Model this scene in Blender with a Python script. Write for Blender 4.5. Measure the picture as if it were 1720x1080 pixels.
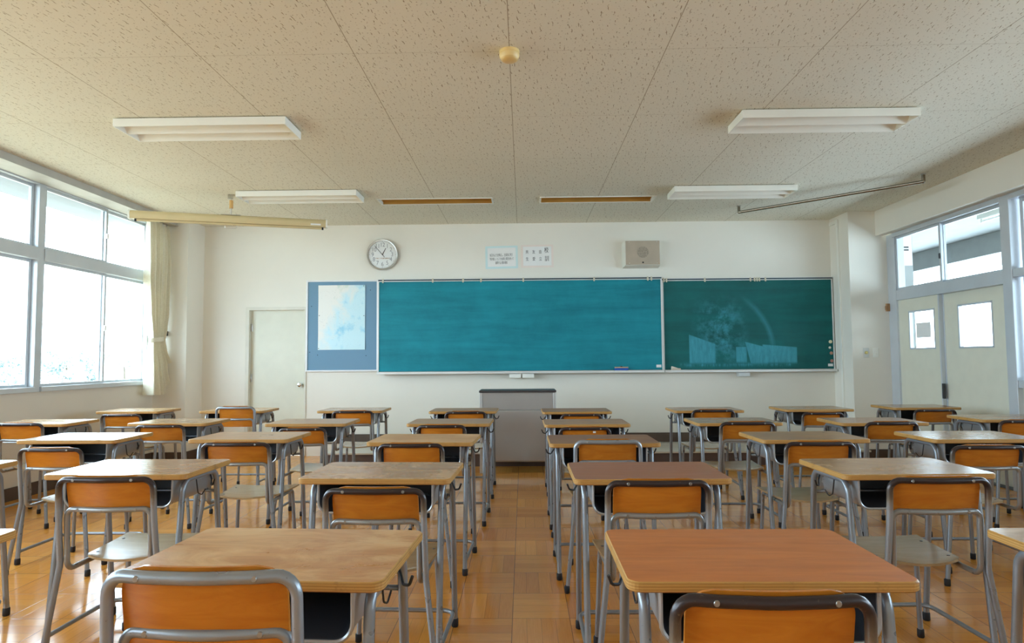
import bpy, bmesh, math, random
from mathutils import Vector, Matrix

# ------------------------------------------------------------------ clear
for o in list(bpy.data.objects):
    bpy.data.objects.remove(o)
S = bpy.context.scene
COL = S.collection
random.seed(7)
R = math.radians

# ------------------------------------------------------------------ camera
F_PX, TILT, YAW, ROLL = 1089.3, R(3.307), R(0.9564), R(0.4404)
fw = Vector((-math.sin(YAW) * math.cos(TILT), math.cos(YAW) * math.cos(TILT), math.sin(TILT)))
rt0 = Vector((math.cos(YAW), math.sin(YAW), 0))
up0 = rt0.cross(fw)
rt = rt0 * math.cos(ROLL) - up0 * math.sin(ROLL)
up = up0 * math.cos(ROLL) + rt0 * math.sin(ROLL)
cam = bpy.data.cameras.new('camera')
cam.sensor_width = 36
cam.lens = 36 * F_PX / 1720
cam.clip_start = 0.05
cam.clip_end = 500
camo = bpy.data.objects.new('camera', cam)
COL.objects.link(camo)
M = Matrix((rt, up, -fw)).transposed().to_4x4()
M.translation = Vector((0, 0, 1.27))
camo.matrix_world = M
S.camera = camo

# ------------------------------------------------------------------ sky, daylight, exposure
SKY = 11.0
w = bpy.data.worlds.new('sky')
S.world = w
w.use_nodes = True
bg = w.node_tree.nodes['Background']
bg.inputs['Color'].default_value = (0.66, 0.84, 1.0, 1)
bg.inputs['Strength'].default_value = SKY
S.view_settings.view_transform = 'Standard'
S.view_settings.look = 'None'
S.view_settings.gamma = 1
S.view_settings.use_curve_mapping = False
S.view_settings.exposure = 0.32
S.cycles.max_bounces = 14
S.cycles.diffuse_bounces = 8
S.cycles.glossy_bounces = 4
S.cycles.transparent_max_bounces = 16
S.cycles.caustics_reflective = False
S.cycles.sample_clamp_indirect = 10
S.cycles.use_denoising = True


sun = bpy.data.lights.new('sun', 'SUN')
sun.energy = 8.0
sun.color = (1.0, 0.84, 0.60)
sun.angle = R(0.6)
suno = bpy.data.objects.new('sun', sun)
COL.objects.link(suno)
suno.rotation_euler = Vector((-0.34, 0.20, -0.92)).to_track_quat('-Z', 'Y').to_euler()   # over the roof, from the corridor side


def portal(name, loc, rot, sx, sy):
    l = bpy.data.lights.new(name, 'AREA')
    l.shape = 'RECTANGLE'
    l.size = sx
    l.size_y = sy
    l.cycles.is_portal = True
    o = bpy.data.objects.new(name, l)
    COL.objects.link(o)
    o.location = loc
    o.rotation_euler = rot
    return o


portal('daylight_window_side', (-4.86, 3.2, 2.03), (0, R(-90), 0), 2.1, 10.0)
portal('daylight_corridor_side', (7.2, 3.4, 1.85), (0, R(90), 0), 1.95, 11.0)


# ------------------------------------------------------------------ material helpers
class NT:
    def __init__(s, name):
        s.m = bpy.data.materials.new(name)
        s.m.use_nodes = True
        s.t = s.m.node_tree
        s.b = s.t.nodes['Principled BSDF']
        s.out = s.t.nodes['Material Output']

    def n(s, typ, **kw):
        nd = s.t.nodes.new(typ)
        for k, v in kw.items():
            setattr(nd, k, v)
        return nd

    def set(s, sock, v):
        if isinstance(v, bpy.types.NodeSocket):
            s.t.links.new(v, sock)
        elif isinstance(v, (tuple, list)):
            if len(v) == 3 and len(sock.default_value) == 4:
                v = (*v, 1)
            sock.default_value = v
        else:
            sock.default_value = v

    def math(s, op, a, b=0.0, c=None):
        nd = s.n('ShaderNodeMath', operation=op)
        s.set(nd.inputs[0], a)
        s.set(nd.inputs[1], b)
        if c is not None:
            s.set(nd.inputs[2], c)
        return nd.outputs[0]

    def mix(s, f, a, b, blend='MIX'):
        nd = s.n('ShaderNodeMix', data_type='RGBA', blend_type=blend)
        s.set(nd.inputs[0], f)
        s.set(nd.inputs[6], a)
        s.set(nd.inputs[7], b)
        return nd.outputs[2]

    def coord(s, scale=(1, 1, 1), loc=(0, 0, 0), rot=(0, 0, 0), kind='Object'):
        tc = s.n('ShaderNodeTexCoord')
        mp = s.n('ShaderNodeMapping')
        s.t.links.new(tc.outputs[kind], mp.inputs[0])
        mp.inputs['Scale'].default_value = scale
        mp.inputs['Location'].default_value = loc
        mp.inputs['Rotation'].default_value = rot
        return mp.outputs[0]

    def noise(s, vec, scale, detail=3, rough=0.5, dist=0.0):
        nd = s.n('ShaderNodeTexNoise')
        s.set(nd.inputs['Vector'], vec)
        nd.inputs['Scale'].default_value = scale
        nd.inputs['Detail'].default_value = detail
        nd.inputs['Roughness'].default_value = rough
        nd.inputs['Distortion'].default_value = dist
        return nd.outputs['Fac']

    def ramp(s, f, a, b, lo=0.0, hi=1.0):
        nd = s.n('ShaderNodeMapRange')
        nd.clamp = True
        s.set(nd.inputs[0], f)
        nd.inputs[1].default_value = a
        nd.inputs[2].default_value = b
        nd.inputs[3].default_value = lo
        nd.inputs[4].default_value = hi
        return nd.outputs[0]

    def xyz(s, vec):
        nd = s.n('ShaderNodeSeparateXYZ')
        s.t.links.new(vec, nd.inputs[0])
        return nd.outputs

    def bump(s, h, strength=0.2, dist=0.002):
        nd = s.n('ShaderNodeBump')
        nd.inputs['Strength'].default_value = strength
        nd.inputs['Distance'].default_value = dist
        s.set(nd.inputs['Height'], h)
        s.t.links.new(nd.outputs[0], s.b.inputs['Normal'])

    def done(s, col=None, rough=None, metal=None, spec=None, coat=None):
        if col is not None:
            s.set(s.b.inputs['Base Color'], col)
        if rough is not None:
            s.set(s.b.inputs['Roughness'], rough)
        if metal is not None:
            s.set(s.b.inputs['Metallic'], metal)
        if spec is not None:
            s.set(s.b.inputs['Specular IOR Level'], spec)
        if coat is not None:
            s.b.inputs['Coat Weight'].default_value = coat
            s.b.inputs['Coat Roughness'].default_value = 0.12
        return s.m


def plain(name, col, rough=0.5, metal=0.0, var=0.06, scale=6, spec=0.4):
    t = NT(name)
    n = t.noise(t.coord(), scale, 4)
    f = t.ramp(n, 0.3, 0.7)
    c = t.mix(f, tuple(x * (1 - var) for x in col), tuple(min(1, x * (1 + var)) for x in col))
    return t.done(c, rough, metal, spec)


def srgb(r, g, b):
    f = lambda c: c / 12.92 if c <= 0.04045 else ((c + 0.055) / 1.055) ** 2.4
    return tuple(f(x / 255) for x in (r, g, b))


# --- surfaces of the room
def m_wall(name, col):
    t = NT(name)
    v = t.coord()
    fine = t.noise(v, 160, 2)
    big = t.noise(v, 1.3, 4, 0.6)
    marks = t.noise(t.coord((1.0, 1.0, 9.0)), 2.2, 5, 0.7)
    c = t.mix(t.ramp(big, 0.3, 0.7), tuple(x * 0.96 for x in col), col)
    c = t.mix(t.ramp(marks, 0.66, 0.80, 0, 0.22), c, tuple(x * 0.55 for x in col))
    t.bump(fine, 0.10, 0.001)
    return t.done(c, 0.75, 0, 0.25)


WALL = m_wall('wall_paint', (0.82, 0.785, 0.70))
WALL_SHADED = m_wall('wall_paint_shaded', (0.74, 0.70, 0.62))  # same wall paint, darkened for the shade on the window wall


def m_ceiling():
    t = NT('ceiling_board')
    tc = t.n('ShaderNodeTexCoord')
    P = tc.outputs['Object']
    # long fissures
    mp = t.n('ShaderNodeMapping')
    t.t.links.new(P, mp.inputs[0])
    mp.inputs['Scale'].default_value = (19, 12, 1)
    mp.inputs['Rotation'].default_value = (0, 0, R(14))
    wob = t.n('ShaderNodeTexNoise')
    t.t.links.new(P, wob.inputs['Vector'])
    wob.inputs['Scale'].default_value = 30
    va = t.n('ShaderNodeVectorMath', operation='MULTIPLY_ADD')
    t.t.links.new(wob.outputs['Color'], va.inputs[0])
    va.inputs[1].default_value = (0.35, 0.1, 0)
    t.t.links.new(mp.outputs[0], va.inputs[2])
    vo = t.n('ShaderNodeTexVoronoi', feature='F1', voronoi_dimensions='2D')
    t.t.links.new(va.outputs[0], vo.inputs['Vector'])
    vo.inputs['Scale'].default_value = 1.0
    # anisotropic distance inside each cell
    sub = t.n('ShaderNodeVectorMath', operation='SUBTRACT')
    t.t.links.new(va.outputs[0], sub.inputs[0])
    t.t.links.new(vo.outputs['Position'], sub.inputs[1])
    x, y, z = t.xyz(sub.outputs[0])
    cr = t.xyz(vo.outputs['Color'])
    ln = t.ramp(cr[0], 0, 1, 2.6, 7.5)
    dd = t.math('ADD', t.math('POWER', t.math('MULTIPLY', x, 22), 2), t.math('POWER', t.math('MULTIPLY', y, ln), 2))
    fis = t.math('MULTIPLY', t.ramp(dd, 0.55, 1.0, 1, 0), t.ramp(cr[1], 0.10, 0.30, 0.25, 1.0))
    # small pin holes
    vo2 = t.n('ShaderNodeTexVoronoi', feature='F1', voronoi_dimensions='2D')
    t.t.links.new(P, vo2.inputs['Vector'])
    vo2.inputs['Scale'].default_value = 34
    c2 = t.xyz(vo2.outputs['Color'])
    hole = t.ramp(t.math('SUBTRACT', vo2.outputs['Distance'], t.math('MULTIPLY', c2[0], 0.13)), 0.0, 0.035, 1, 0)
    # joints
    px, py, pz = t.xyz(P)
    def joint(p, off, step, wd):
        f = t.math('FRACT', t.math('DIVIDE', t.math('SUBTRACT', p, off - 40 * step), step))
        d = t.math('MULTIPLY', t.math('ABSOLUTE', t.math('SUBTRACT', f, 0.5)), step)
        return t.ramp(d, step / 2 - wd, step / 2 - wd * 0.5, 0, 1)
    j1 = joint(px, -0.066, 0.930, 0.0035)
    j2 = joint(py, 3.763, 1.045, 0.003)
    base = t.mix(t.ramp(t.noise(P, 0.8, 3), 0.3, 0.7), (0.775, 0.745, 0.63), (0.81, 0.78, 0.67))
    dark = (0.27, 0.195, 0.10)
    c = t.mix(t.math('MULTIPLY', fis, 0.85), base, dark)
    c = t.mix(t.math('MULTIPLY', hole, 0.55), c, dark)
    c = t.mix(t.math('MULTIPLY', j1, 0.75), c, (0.30, 0.23, 0.13))
    c = t.mix(t.math('MULTIPLY', j2, 0.35), c, (0.34, 0.27, 0.16))
    h = t.math('SUBTRACT', 1.0, t.math('MAXIMUM', fis, hole))
    t.bump(h, 0.3, 0.002)
    return t.done(c, 0.85, 0, 0.2)


CEIL = m_ceiling()


def m_floor():
    t = NT('parquet_floor')
    tc = t.n('ShaderNodeTexCoord')
    P = tc.outputs['Object']
    px, py, pz = t.xyz(P)
    u = t.math('DIVIDE', t.math('ADD', px, 0.063 + 28.0), 0.28)
    v = t.math('DIVIDE', t.math('ADD', py, 34.1 - 3.258), 0.341)
    iu, iv = t.math('FLOOR', u), t.math('FLOOR', v)
    fu, fv = t.math('FRACT', u), t.math('FRACT', v)
    ck = t.math('MODULO', t.math('ADD', iu, iv), 2.0)
    ck = t.math('GREATER_THAN', ck, 0.5)
    # strip coordinate
    s = t.math('ADD', t.math('MULTIPLY', fu, ck), t.math('MULTIPLY', fv, t.math('SUBTRACT', 1.0, ck)))
    l = t.math('ADD', t.math('MULTIPLY', fv, ck), t.math('MULTIPLY', fu, t.math('SUBTRACT', 1.0, ck)))
    s4 = t.math('MULTIPLY', s, 4.0)
    si, sf = t.math('FLOOR', s4), t.math('FRACT', s4)
    cb = t.n('ShaderNodeCombineXYZ')
    t.set(cb.inputs[0], iu)
    t.set(cb.inputs[1], iv)
    t.set(cb.inputs[2], si)
    wn = t.n('ShaderNodeTexWhiteNoise', noise_dimensions='3D')
    t.t.links.new(cb.outputs[0], wn.inputs['Vector'])
    cb2 = t.n('ShaderNodeCombineXYZ')
    t.set(cb2.inputs[0], iu)
    t.set(cb2.inputs[1], iv)
    wn2 = t.n('ShaderNodeTexWhiteNoise', noise_dimensions='3D')
    t.t.links.new(cb2.outputs[0], wn2.inputs['Vector'])
    # grain
    g = t.n('ShaderNodeCombineXYZ')
    t.set(g.inputs[0], t.math('MULTIPLY', l, 1.2))
    t.set(g.inputs[1], t.math('MULTIPLY', s4, 5.0))
    t.set(g.inputs[2], t.math('MULTIPLY', wn.outputs['Value'], 37.0))
    gn = t.noise(g.outputs[0], 2.2, 5, 0.65, 0.3)
    tone = t.math('ADD', t.math('MULTIPLY', wn.outputs['Value'], 0.34), t.math('MULTIPLY', wn2.outputs['Value'], 0.26))
    tone = t.math('ADD', tone, t.math('MULTIPLY', t.math('SUBTRACT', gn, 0.5), 0.7))
    c = t.mix(t.ramp(tone, -0.05, 0.75), (0.60, 0.225, 0.036), (0.86, 0.400, 0.078))
    ed = lambda f, wd: t.ramp(t.math('ABSOLUTE', t.math('SUBTRACT', f, 0.5)), 0.5 - wd, 0.5 - wd * 0.4, 0, 1)
    seam = t.math('MAXIMUM', ed(fu, 0.008), ed(fv, 0.006))
    ss = ed(sf, 0.028)
    c = t.mix(t.math('MULTIPLY', ss, 0.38), c, (0.13, 0.05, 0.015))
    c = t.mix(t.math('MULTIPLY', seam, 0.75), c, (0.06, 0.025, 0.01))
    wear = t.noise(t.coord((1, 1, 1)), 1.6, 5, 0.6)
    h = t.math('SUBTRACT', 1.0, t.math('MAXIMUM', seam, t.math('MULTIPLY', ss, 0.5)))
    hb = t.math('ADD', h, t.math('MULTIPLY', t.noise(P, 4.5, 2), 0.5))
    t.bump(hb, 0.10, 0.002)
    return t.done(c, t.ramp(wear, 0.3, 0.75, 0.10, 0.21), 0, 0.7)


FLOOR = m_floor()

BASEB = plain('baseboard_brown', (0.095, 0.065, 0.048), 0.5)
ALU = plain('window_aluminium', (0.58, 0.62, 0.66), 0.38, 0.25, 0.04, 4)
ALU_D = plain('window_gasket_dark', (0.10, 0.11, 0.12), 0.5)
PELMET = plain('pelmet_paint', (0.50, 0.49, 0.45), 0.5)
BEIGE = plain('door_laminate', (0.70, 0.69, 0.575), 0.45, 0, 0.03)
DOORFRAME = plain('door_frame_paint', (0.68, 0.65, 0.56), 0.5)
WHITE = plain('white_enamel', (0.84, 0.83, 0.76), 0.45, 0, 0.02)
STEEL = plain('brushed_steel', (0.62, 0.60, 0.56), 0.28, 0.9, 0.08, 20)
CHROME = plain('chrome', (0.75, 0.75, 0.75), 0.15, 1.0, 0.03)
BLACK = plain('black_rubber', (0.018, 0.018, 0.022), 0.6)
DARKMETAL = plain('dark_wire', (0.06, 0.06, 0.065), 0.35, 0.6)
PAPER = plain('white_paper', (0.82, 0.82, 0.80), 0.7, 0, 0.02)
INK = plain('black_ink', (0.03, 0.03, 0.03), 0.7)


def m_glass():
    t = NT('window_glass')
    t.t.nodes.remove(t.b)
    tr = t.n('ShaderNodeBsdfTransparent')
    tr.inputs[0].default_value = (0.965, 0.985, 0.98, 1)
    gl = t.n('ShaderNodeBsdfGlossy')
    gl.inputs['Roughness'].default_value = 0.02
    lw = t.n('ShaderNodeLayerWeight')
    lw.inputs[0].default_value = 0.5
    sch = t.math('MULTIPLY_ADD', t.math('POWER', lw.outputs['Facing'], 5.0), 0.55, 0.03)
    mx = t.n('ShaderNodeMixShader')
    t.t.links.new(sch, mx.inputs[0])
    t.t.links.new(tr.outputs[0], mx.inputs[1])
    t.t.links.new(gl.outputs[0], mx.inputs[2])
    t.t.links.new(mx.outputs[0], t.out.inputs[0])
    return t.m


GLASS = m_glass()


# ------------------------------------------------------------------ mesh builder
class MB:
    def __init__(s):
        s.bm = bmesh.new()

    def face(s, vs, mi=0, sm=False):
        try:
            f = s.bm.faces.new(vs)
            f.material_index = mi
            f.smooth = sm
            return f
        except ValueError:
            return None

    def box(s, x0, x1, y0, y1, z0, z1, mi=0, bev=0.0, seg=2):
        v = [s.bm.verts.new(p) for p in ((x0, y0, z0), (x1, y0, z0), (x1, y1, z0), (x0, y1, z0), (x0, y0, z1), (x1, y0, z1), (x1, y1, z1), (x0, y1, z1))]
        fs = [s.face([v[i] for i in q], mi) for q in ((3, 2, 1, 0), (4, 5, 6, 7), (0, 1, 5, 4), (1, 2, 6, 5), (2, 3, 7, 6), (3, 0, 4, 7))]
        if bev > 0:
            es = list({e for f in fs for e in f.edges})
            bmesh.ops.bevel(s.bm, geom=es, offset=bev, segments=seg, profile=0.5, affect='EDGES', clamp_overlap=True, material=mi)
        return s

    def quad(s, pts, mi=0):
        s.face([s.bm.verts.new(p) for p in pts], mi)
        return s

    def tube(s, pts, r, fil=0.0, n=10, closed=False, mi=0, seg=6, r1=None):
        """Sweep a circle along pts; corners rounded by fil (number or list)."""
        P = [Vector(p) for p in pts]
        path = []
        N = len(P)
        for i, p in enumerate(P):
            fr = fil[i] if isinstance(fil, (list, tuple)) else fil
            if (not closed and i in (0, N - 1)) or fr <= 0:
                path.append(p)
                continue
            a = (P[i - 1] - p)
            b = (P[(i + 1) % N] - p)
            la, lb = a.length, b.length
            a.normalize()
            b.normalize()
            ang = a.angle(b)
            if ang > 3.10:
                path.append(p)
                continue
            d = min(fr / math.tan(ang / 2), la * 0.49, lb * 0.49)
            rr = d * math.tan(ang / 2)
            c = p + (a + b).normalized() * (rr / math.sin(ang / 2))
            s0, s1 = p + a * d - c, p + b * d - c
            tot = s0.angle(s1)
            ax = s0.cross(s1).normalized()
            for k in range(seg + 1):
                path.append(c + Matrix.Rotation(tot * k / seg, 3, ax) @ s0)
        K = len(path)
        rings = []
        prev = None
        for i in range(K):
            if closed:
                t = (path[(i + 1) % K] - path[i - 1]).normalized()
            else:
                t = (path[min(i + 1, K - 1)] - path[max(i - 1, 0)]).normalized()
            if prev is None:
                ref = Vector((0, 0, 1)) if abs(t.z) < 0.9 else Vector((1, 0, 0))
                u = t.cross(ref).normalized()
            else:
                u = (prev - t * prev.dot(t)).normalized()
            prev = u
            w_ = t.cross(u)
            rad = r if r1 is None else r + (r1 - r) * i / (K - 1)
            rings.append([s.bm.verts.new(path[i] + (u * math.cos(2 * math.pi * k / n) + w_ * math.sin(2 * math.pi * k / n)) * rad) for k in range(n)])
        for i in range(K if closed else K - 1):
            A, B = rings[i], rings[(i + 1) % K]
            for k in range(n):
                s.face((A[k], A[(k + 1) % n], B[(k + 1) % n], B[k]), mi, True)
        if not closed:
            s.face(rings[0][::-1], mi)
            s.face(rings[-1], mi)
        return s

    def prism(s, outline, a0, a1, axis='z', mi=0, mi_side=None):
        """Extrude a 2-D outline between a0 and a1 along axis."""
        def P(p, a):
            return {'z': (p[0], p[1], a), 'y': (p[0], a, p[1]), 'x': (a, p[0], p[1])}[axis]
        A = [s.bm.verts.new(P(p, a0)) for p in outline]
        B = [s.bm.verts.new(P(p, a1)) for p in outline]
        n = len(outline)
        ms = mi if mi_side is None else mi_side
        s.face(A[::-1], ms)
        s.face(B, mi)
        for k in range(n):
            s.face((A[k], A[(k + 1) % n], B[(k + 1) % n], B[k]), ms)
        return s

    def lathe(s, prof, c=(0, 0, 0), axis='z', n=24, mi=0, cap=True):
        rings = []
        for r, h in prof:
            ring = []
            for k in range(n):
                a = 2 * math.pi * k / n
                x, y = r * math.cos(a), r * math.sin(a)
                p = {'z': (x, y, h), 'y': (x, h, y), 'x': (h, x, y)}[axis]
                ring.append(s.bm.verts.new((p[0] + c[0], p[1] + c[1], p[2] + c[2])))
            rings.append(ring)
        for A, B in zip(rings, rings[1:]):
            for k in range(n):
                s.face((A[k], A[(k + 1) % n], B[(k + 1) % n], B[k]), mi, True)
        if cap:
            s.face(rings[0][::-1], mi)
            s.face(rings[-1], mi)
        return s

    def build(s, name, mats, parent=None, smooth=None, angle=42):
        bmesh.ops.recalc_face_normals(s.bm, faces=s.bm.faces)
        me = bpy.data.meshes.new(name)
        s.bm.to_mesh(me)
        s.bm.free()
        if not isinstance(mats, (list, tuple)):
            mats = [mats]
        for m in mats:
            me.materials.append(m)
        if smooth == 'all':
            for p in me.polygons:
                p.use_smooth = True
        fl = [p.use_smooth for p in me.polygons]
        me.set_sharp_from_angle(angle=R(angle))
        me.polygons.foreach_set('use_smooth', fl)
        o = bpy.data.objects.new(name, me)
        COL.objects.link(o)
        if parent is not None:
            o.parent = parent
        return o


def rrect(x0, x1, y0, y1, r, n=6):
    out = []
    for cx, cy, a0 in ((x1 - r, y0 + r, -90), (x1 - r, y1 - r, 0), (x0 + r, y1 - r, 90), (x0 + r, y0 + r, 180)):
        for k in range(n + 1):
            a = R(a0 + 90 * k / n)
            out.append((cx + r * math.cos(a), cy + r * math.sin(a)))
    return out


def tag(o, label, cat, group=None):
    o['label'] = label
    o['category'] = cat
    if group:
        o['group'] = group
    return o


def thing(name, label, cat, loc=(0, 0, 0), rz=0.0, group=None):
    o = bpy.data.objects.new(name, None)
    o.empty_display_size = 0.1
    COL.objects.link(o)
    o.location = loc
    o.rotation_euler = (0, 0, rz)
    return tag(o, label, cat, group)


def struct(o):
    o['kind'] = 'structure'
    return o


def copy_tree(o, parent=None):
    c = o.copy()
    COL.objects.link(c)
    if parent is not None:
        c.parent = parent
        c.matrix_parent_inverse = o.matrix_parent_inverse.copy()
    for ch in list(o.children):
        copy_tree(ch, c)
    return c


def text_mesh(name, body, size, mat, loc, parent=None, align='CENTER', vertical=False, xs=1.0, depth=0.0006, space=1.0):
    """Lettering facing -Y (readable by someone looking along +Y)."""
    cu = bpy.data.curves.new(name, 'FONT')
    cu.body = body
    cu.size = size
    cu.align_x = align
    cu.align_y = 'CENTER'
    cu.extrude = depth
    cu.space_line = space
    ob = bpy.data.objects.new(name + '_tmp', cu)
    COL.objects.link(ob)
    dg = bpy.context.evaluated_depsgraph_get()
    me = bpy.data.meshes.new_from_object(ob.evaluated_get(dg))
    bpy.data.objects.remove(ob)
    bpy.data.curves.remove(cu)
    me.materials.clear()
    me.materials.append(mat)
    me.transform(Matrix.Rotation(R(90), 4, 'X') @ Matrix.Diagonal((xs, 1, 1, 1)))
    o = bpy.data.objects.new(name, me)
    COL.objects.link(o)
    o.location = loc
    if parent is not None:
        o.parent = parent
    return o


# ------------------------------------------------------------------ room dimensions
YW, ZC = 8.68, 3.10          # front wall, ceiling
XL, XR = -4.74, 4.60         # window wall, corridor wall
YB = -1.9                    # rear wall
SLOTS = ((-1.64, -0.345), (0.22, 1.51))
SY0, SY1 = 7.27, 7.535

# floor
struct(MB().quad([(XL - .1, YB - .1, 0), (XR + .1, YB - .1, 0), (XR + .1, YW + .1, 0), (XL - .1, YW + .1, 0)]).build('floor', FLOOR))

# ceiling with two openings for the board lights
b = MB()
xs = [XL - .2, SLOTS[0][0], SLOTS[0][1], SLOTS[1][0], SLOTS[1][1], XR + .2]
ys = [YB - .1, SY0, SY1, YW + .1]
for i in range(5):
    for j in range(3):
        if j == 1 and i in (1, 3):
            continue
        b.quad([(xs[i], ys[j], ZC), (xs[i], ys[j + 1], ZC), (xs[i + 1], ys[j + 1], ZC), (xs[i + 1], ys[j], ZC)])
struct(b.build('ceiling', CEIL))

# front wall with the door opening
DX0, DX1, DZ = -3.70, -2.925, 1.965
b = MB()
b.box(XL - .2, DX0, YW, YW + .15, 0, ZC)
b.box(DX0, DX1, YW, YW + .15, DZ, ZC)
b.box(DX1, XR + .2, YW, YW + .15, 0, ZC)
b.box(DX0, DX1, YW + .12, YW + .15, 0, DZ)
struct(b.build('wall_front', WALL, smooth=False))
# pillars
struct(MB().box(XL - .2, -4.32, 8.25, YW + .05, 0, ZC).build('wall_pillar_window_side', WALL, smooth=False))
struct(MB().box(4.12, XR + .2, 8.19, YW + .05, 0, ZC).build('wall_pillar_door_side', WALL, smooth=False))
# rear wall
struct(MB().box(XL - .2, XR + .2, YB - .12, YB, 0, ZC).build('wall_back', WALL, smooth=False))
# window wall: below and above the windows
b = MB()
b.box(XL - .14, XL, YB, 8.3, 0, 0.985)
b.box(XL - .14, XL, YB, 8.3, 3.075, ZC + .05)
b.box(XL - .14, XL, 8.10, 8.3, 0.98, 3.08)
struct(b.build('wall_left', WALL_SHADED, smooth=False))
# pelmet / curtain box along the ceiling over the windows
b = MB()
b.box(XL, -4.47, YB, 8.25, 3.028, ZC - .001)
b.box(-4.50, -4.455, YB, 8.25, 3.020, 3.030)
struct(b.build('trim_1', PELMET))
# corridor wall: beam over doors
b = MB()
b.box(4.46, XR + .12, YB, 8.04, 2.785, ZC - .001)
struct(b.build('wall_beam', WALL, smooth=False))
b = MB()
b.box(4.46, 4.55, 8.04, 8.19, 2.785, ZC - .001)
struct(b.build('wall_beam_end', WALL, smooth=False))
b = MB()
b.box(XR, XR + .12, 8.05, 8.25, 0, 2.80)
struct(b.build('wall_right', WALL, smooth=False))
# baseboards
struct(MB().box(-2.9, 4.12, YW - .018, YW, 0.165, 0.285, bev=.003).build('baseboard_front', BASEB))
struct(MB().box(XL, XL + .018, YB, 8.25, 0, 0.12, bev=.003).build('baseboard_left', BASEB))
struct(MB().box(-4.32, -4.304, 8.234, YW, 0, 0.12, bev=.003).build('baseboard_pillar', BASEB))
struct(MB().box(XL, -4.304, 8.234, 8.25, 0, 0.12, bev=.003).build('baseboard_pillar_face', BASEB))
struct(MB().box(-4.304, DX0 - .04, YW - .018, YW, 0, 0.12, bev=.003).build('baseboard_corner', BASEB))
struct(MB().box(4.104, XR, 8.174, 8.19, 0, 0.12, bev=.003).build('baseboard_right', BASEB))


# ------------------------------------------------------------------ windows
def sash(par, x, y0, y1, z0, z1, wd=.032, th=.028):
    b = MB()
    b.box(x - th / 2, x + th / 2, y0, y0 + wd, z0, z1, bev=.003)
    b.box(x - th / 2, x + th / 2, y1 - wd, y1, z0, z1, bev=.003)
    b.box(x - th / 2, x + th / 2, y0 + wd, y1 - wd, z0, z0 + wd, bev=.003)
    b.box(x - th / 2, x + th / 2, y0 + wd, y1 - wd, z1 - wd, z1, bev=.003)
    o = b.build('sash', ALU, par)
    MB().box(x - .002, x + .002, y0 + wd, y1 - wd, z0 + wd, z1 - wd).build('pane', GLASS, o, smooth=False)
    return o


BAYS = [(6.285, 8.10), (4.40, 6.20), (2.55, 4.32), (0.70, 2.47), (-1.15, 0.62)]
wi = 0
for k, (y0, y1) in enumerate(BAYS):
    wi += 1
    b = MB()
    x0, x1 = XL - .10, XL + .015
    b.box(x0, x1, y0 - .085, y0, 0.985, 3.03, bev=.004)            # mullion
    b.box(x0, x1 + .02, y0, y1, 0.985, 1.035, bev=.004)            # sill
    b.box(x0, x1 + .012, y0, y1, 2.275, 2.395, bev=.004)           # transom
    b.box(x0, x1, y0, y1, 3.015, 3.075, bev=.004)                  # head
    if k == 0:
        b.box(x0, x1, y1 - .03, y1, 0.985, 3.03, bev=.004)
    win = struct(b.build('window_%d' % wi, ALU))
    ym = 7.265 if k == 0 else (y0 + y1) / 2
    for z0, z1 in ((1.03, 2.28), (2.39, 3.02)):
        sash(win, XL - .020, y0 + .005, ym + .02, z0, z1)
        sash(win, XL - .055, ym - .02, y1 - .005, z0, z1)
        MB().box(XL - .006, XL + .012, ym - .012, ym + .012, (z0 + z1) / 2 - .03, (z0 + z1) / 2 + .03, bev=.004).build('latch', STEEL, win)

# corridor side: door bay with two leaves, transom lights, then windows towards the rear
struct_w = []
wi += 1
b = MB()
x0, x1 = XR - .01, XR + .11
b.box(x0, x1, 8.02, 8.19, 0, 2.785, bev=.003)                      # jamb
b.box(x0 - .01, x1, 6.115, 6.235, 0, 2.785, bev=.004)              # post
b.box(x0, x1, 6.235, 8.02, 1.95, 2.075, bev=.004)                  # transom rail
b.box(x0 - .012, x1, 6.235, 8.05, 2.735, 2.787, bev=.004)          # head track
win = struct(b.build('window_%d' % wi, ALU))
sash(win, XR + .02, 7.16, 8.02, 2.07, 2.74)
sash(win, XR + .06, 6.235, 7.20, 2.07, 2.74)
MB().box(XR - .006, XR + .016, 7.17, 7.19, 2.34, 2.40, bev=.004).build('latch', DARKMETAL, win)
for y0, y1 in ((4.30, 6.115), (2.45, 4.26), (0.60, 2.41), (-1.3, 0.56)):
    wi += 1
    b = MB()
    b.box(x0 - .01, x1, y0 - .04, y0, 0, 2.785, bev=.003)
    b.box(x0, x1, y0, y1, 0.965, 1.035, bev=.004)
    b.box(x0, x1, y0, y1, 2.0, 2.075, bev=.004)
    b.box(x0 - .012, x1, y0, y1, 2.735, 2.787, bev=.004)
    win = struct(b.build('window_%d' % wi, ALU))
    MB().box(XR + .03, XR + .08, y0, y1, 0, 0.965).build('window_spandrel', BEIGE, win, smooth=False)
    ym = (y0 + y1) / 2
    for z0, z1 in ((1.03, 2.005), (2.07, 2.74)):
        sash(win, XR + .075, ym - .02, y1 - .03, z0, z1, wd=.04)
        sash(win, XR + .035, y0 + .005, ym + .02, z0, z1, wd=.04)


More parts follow.
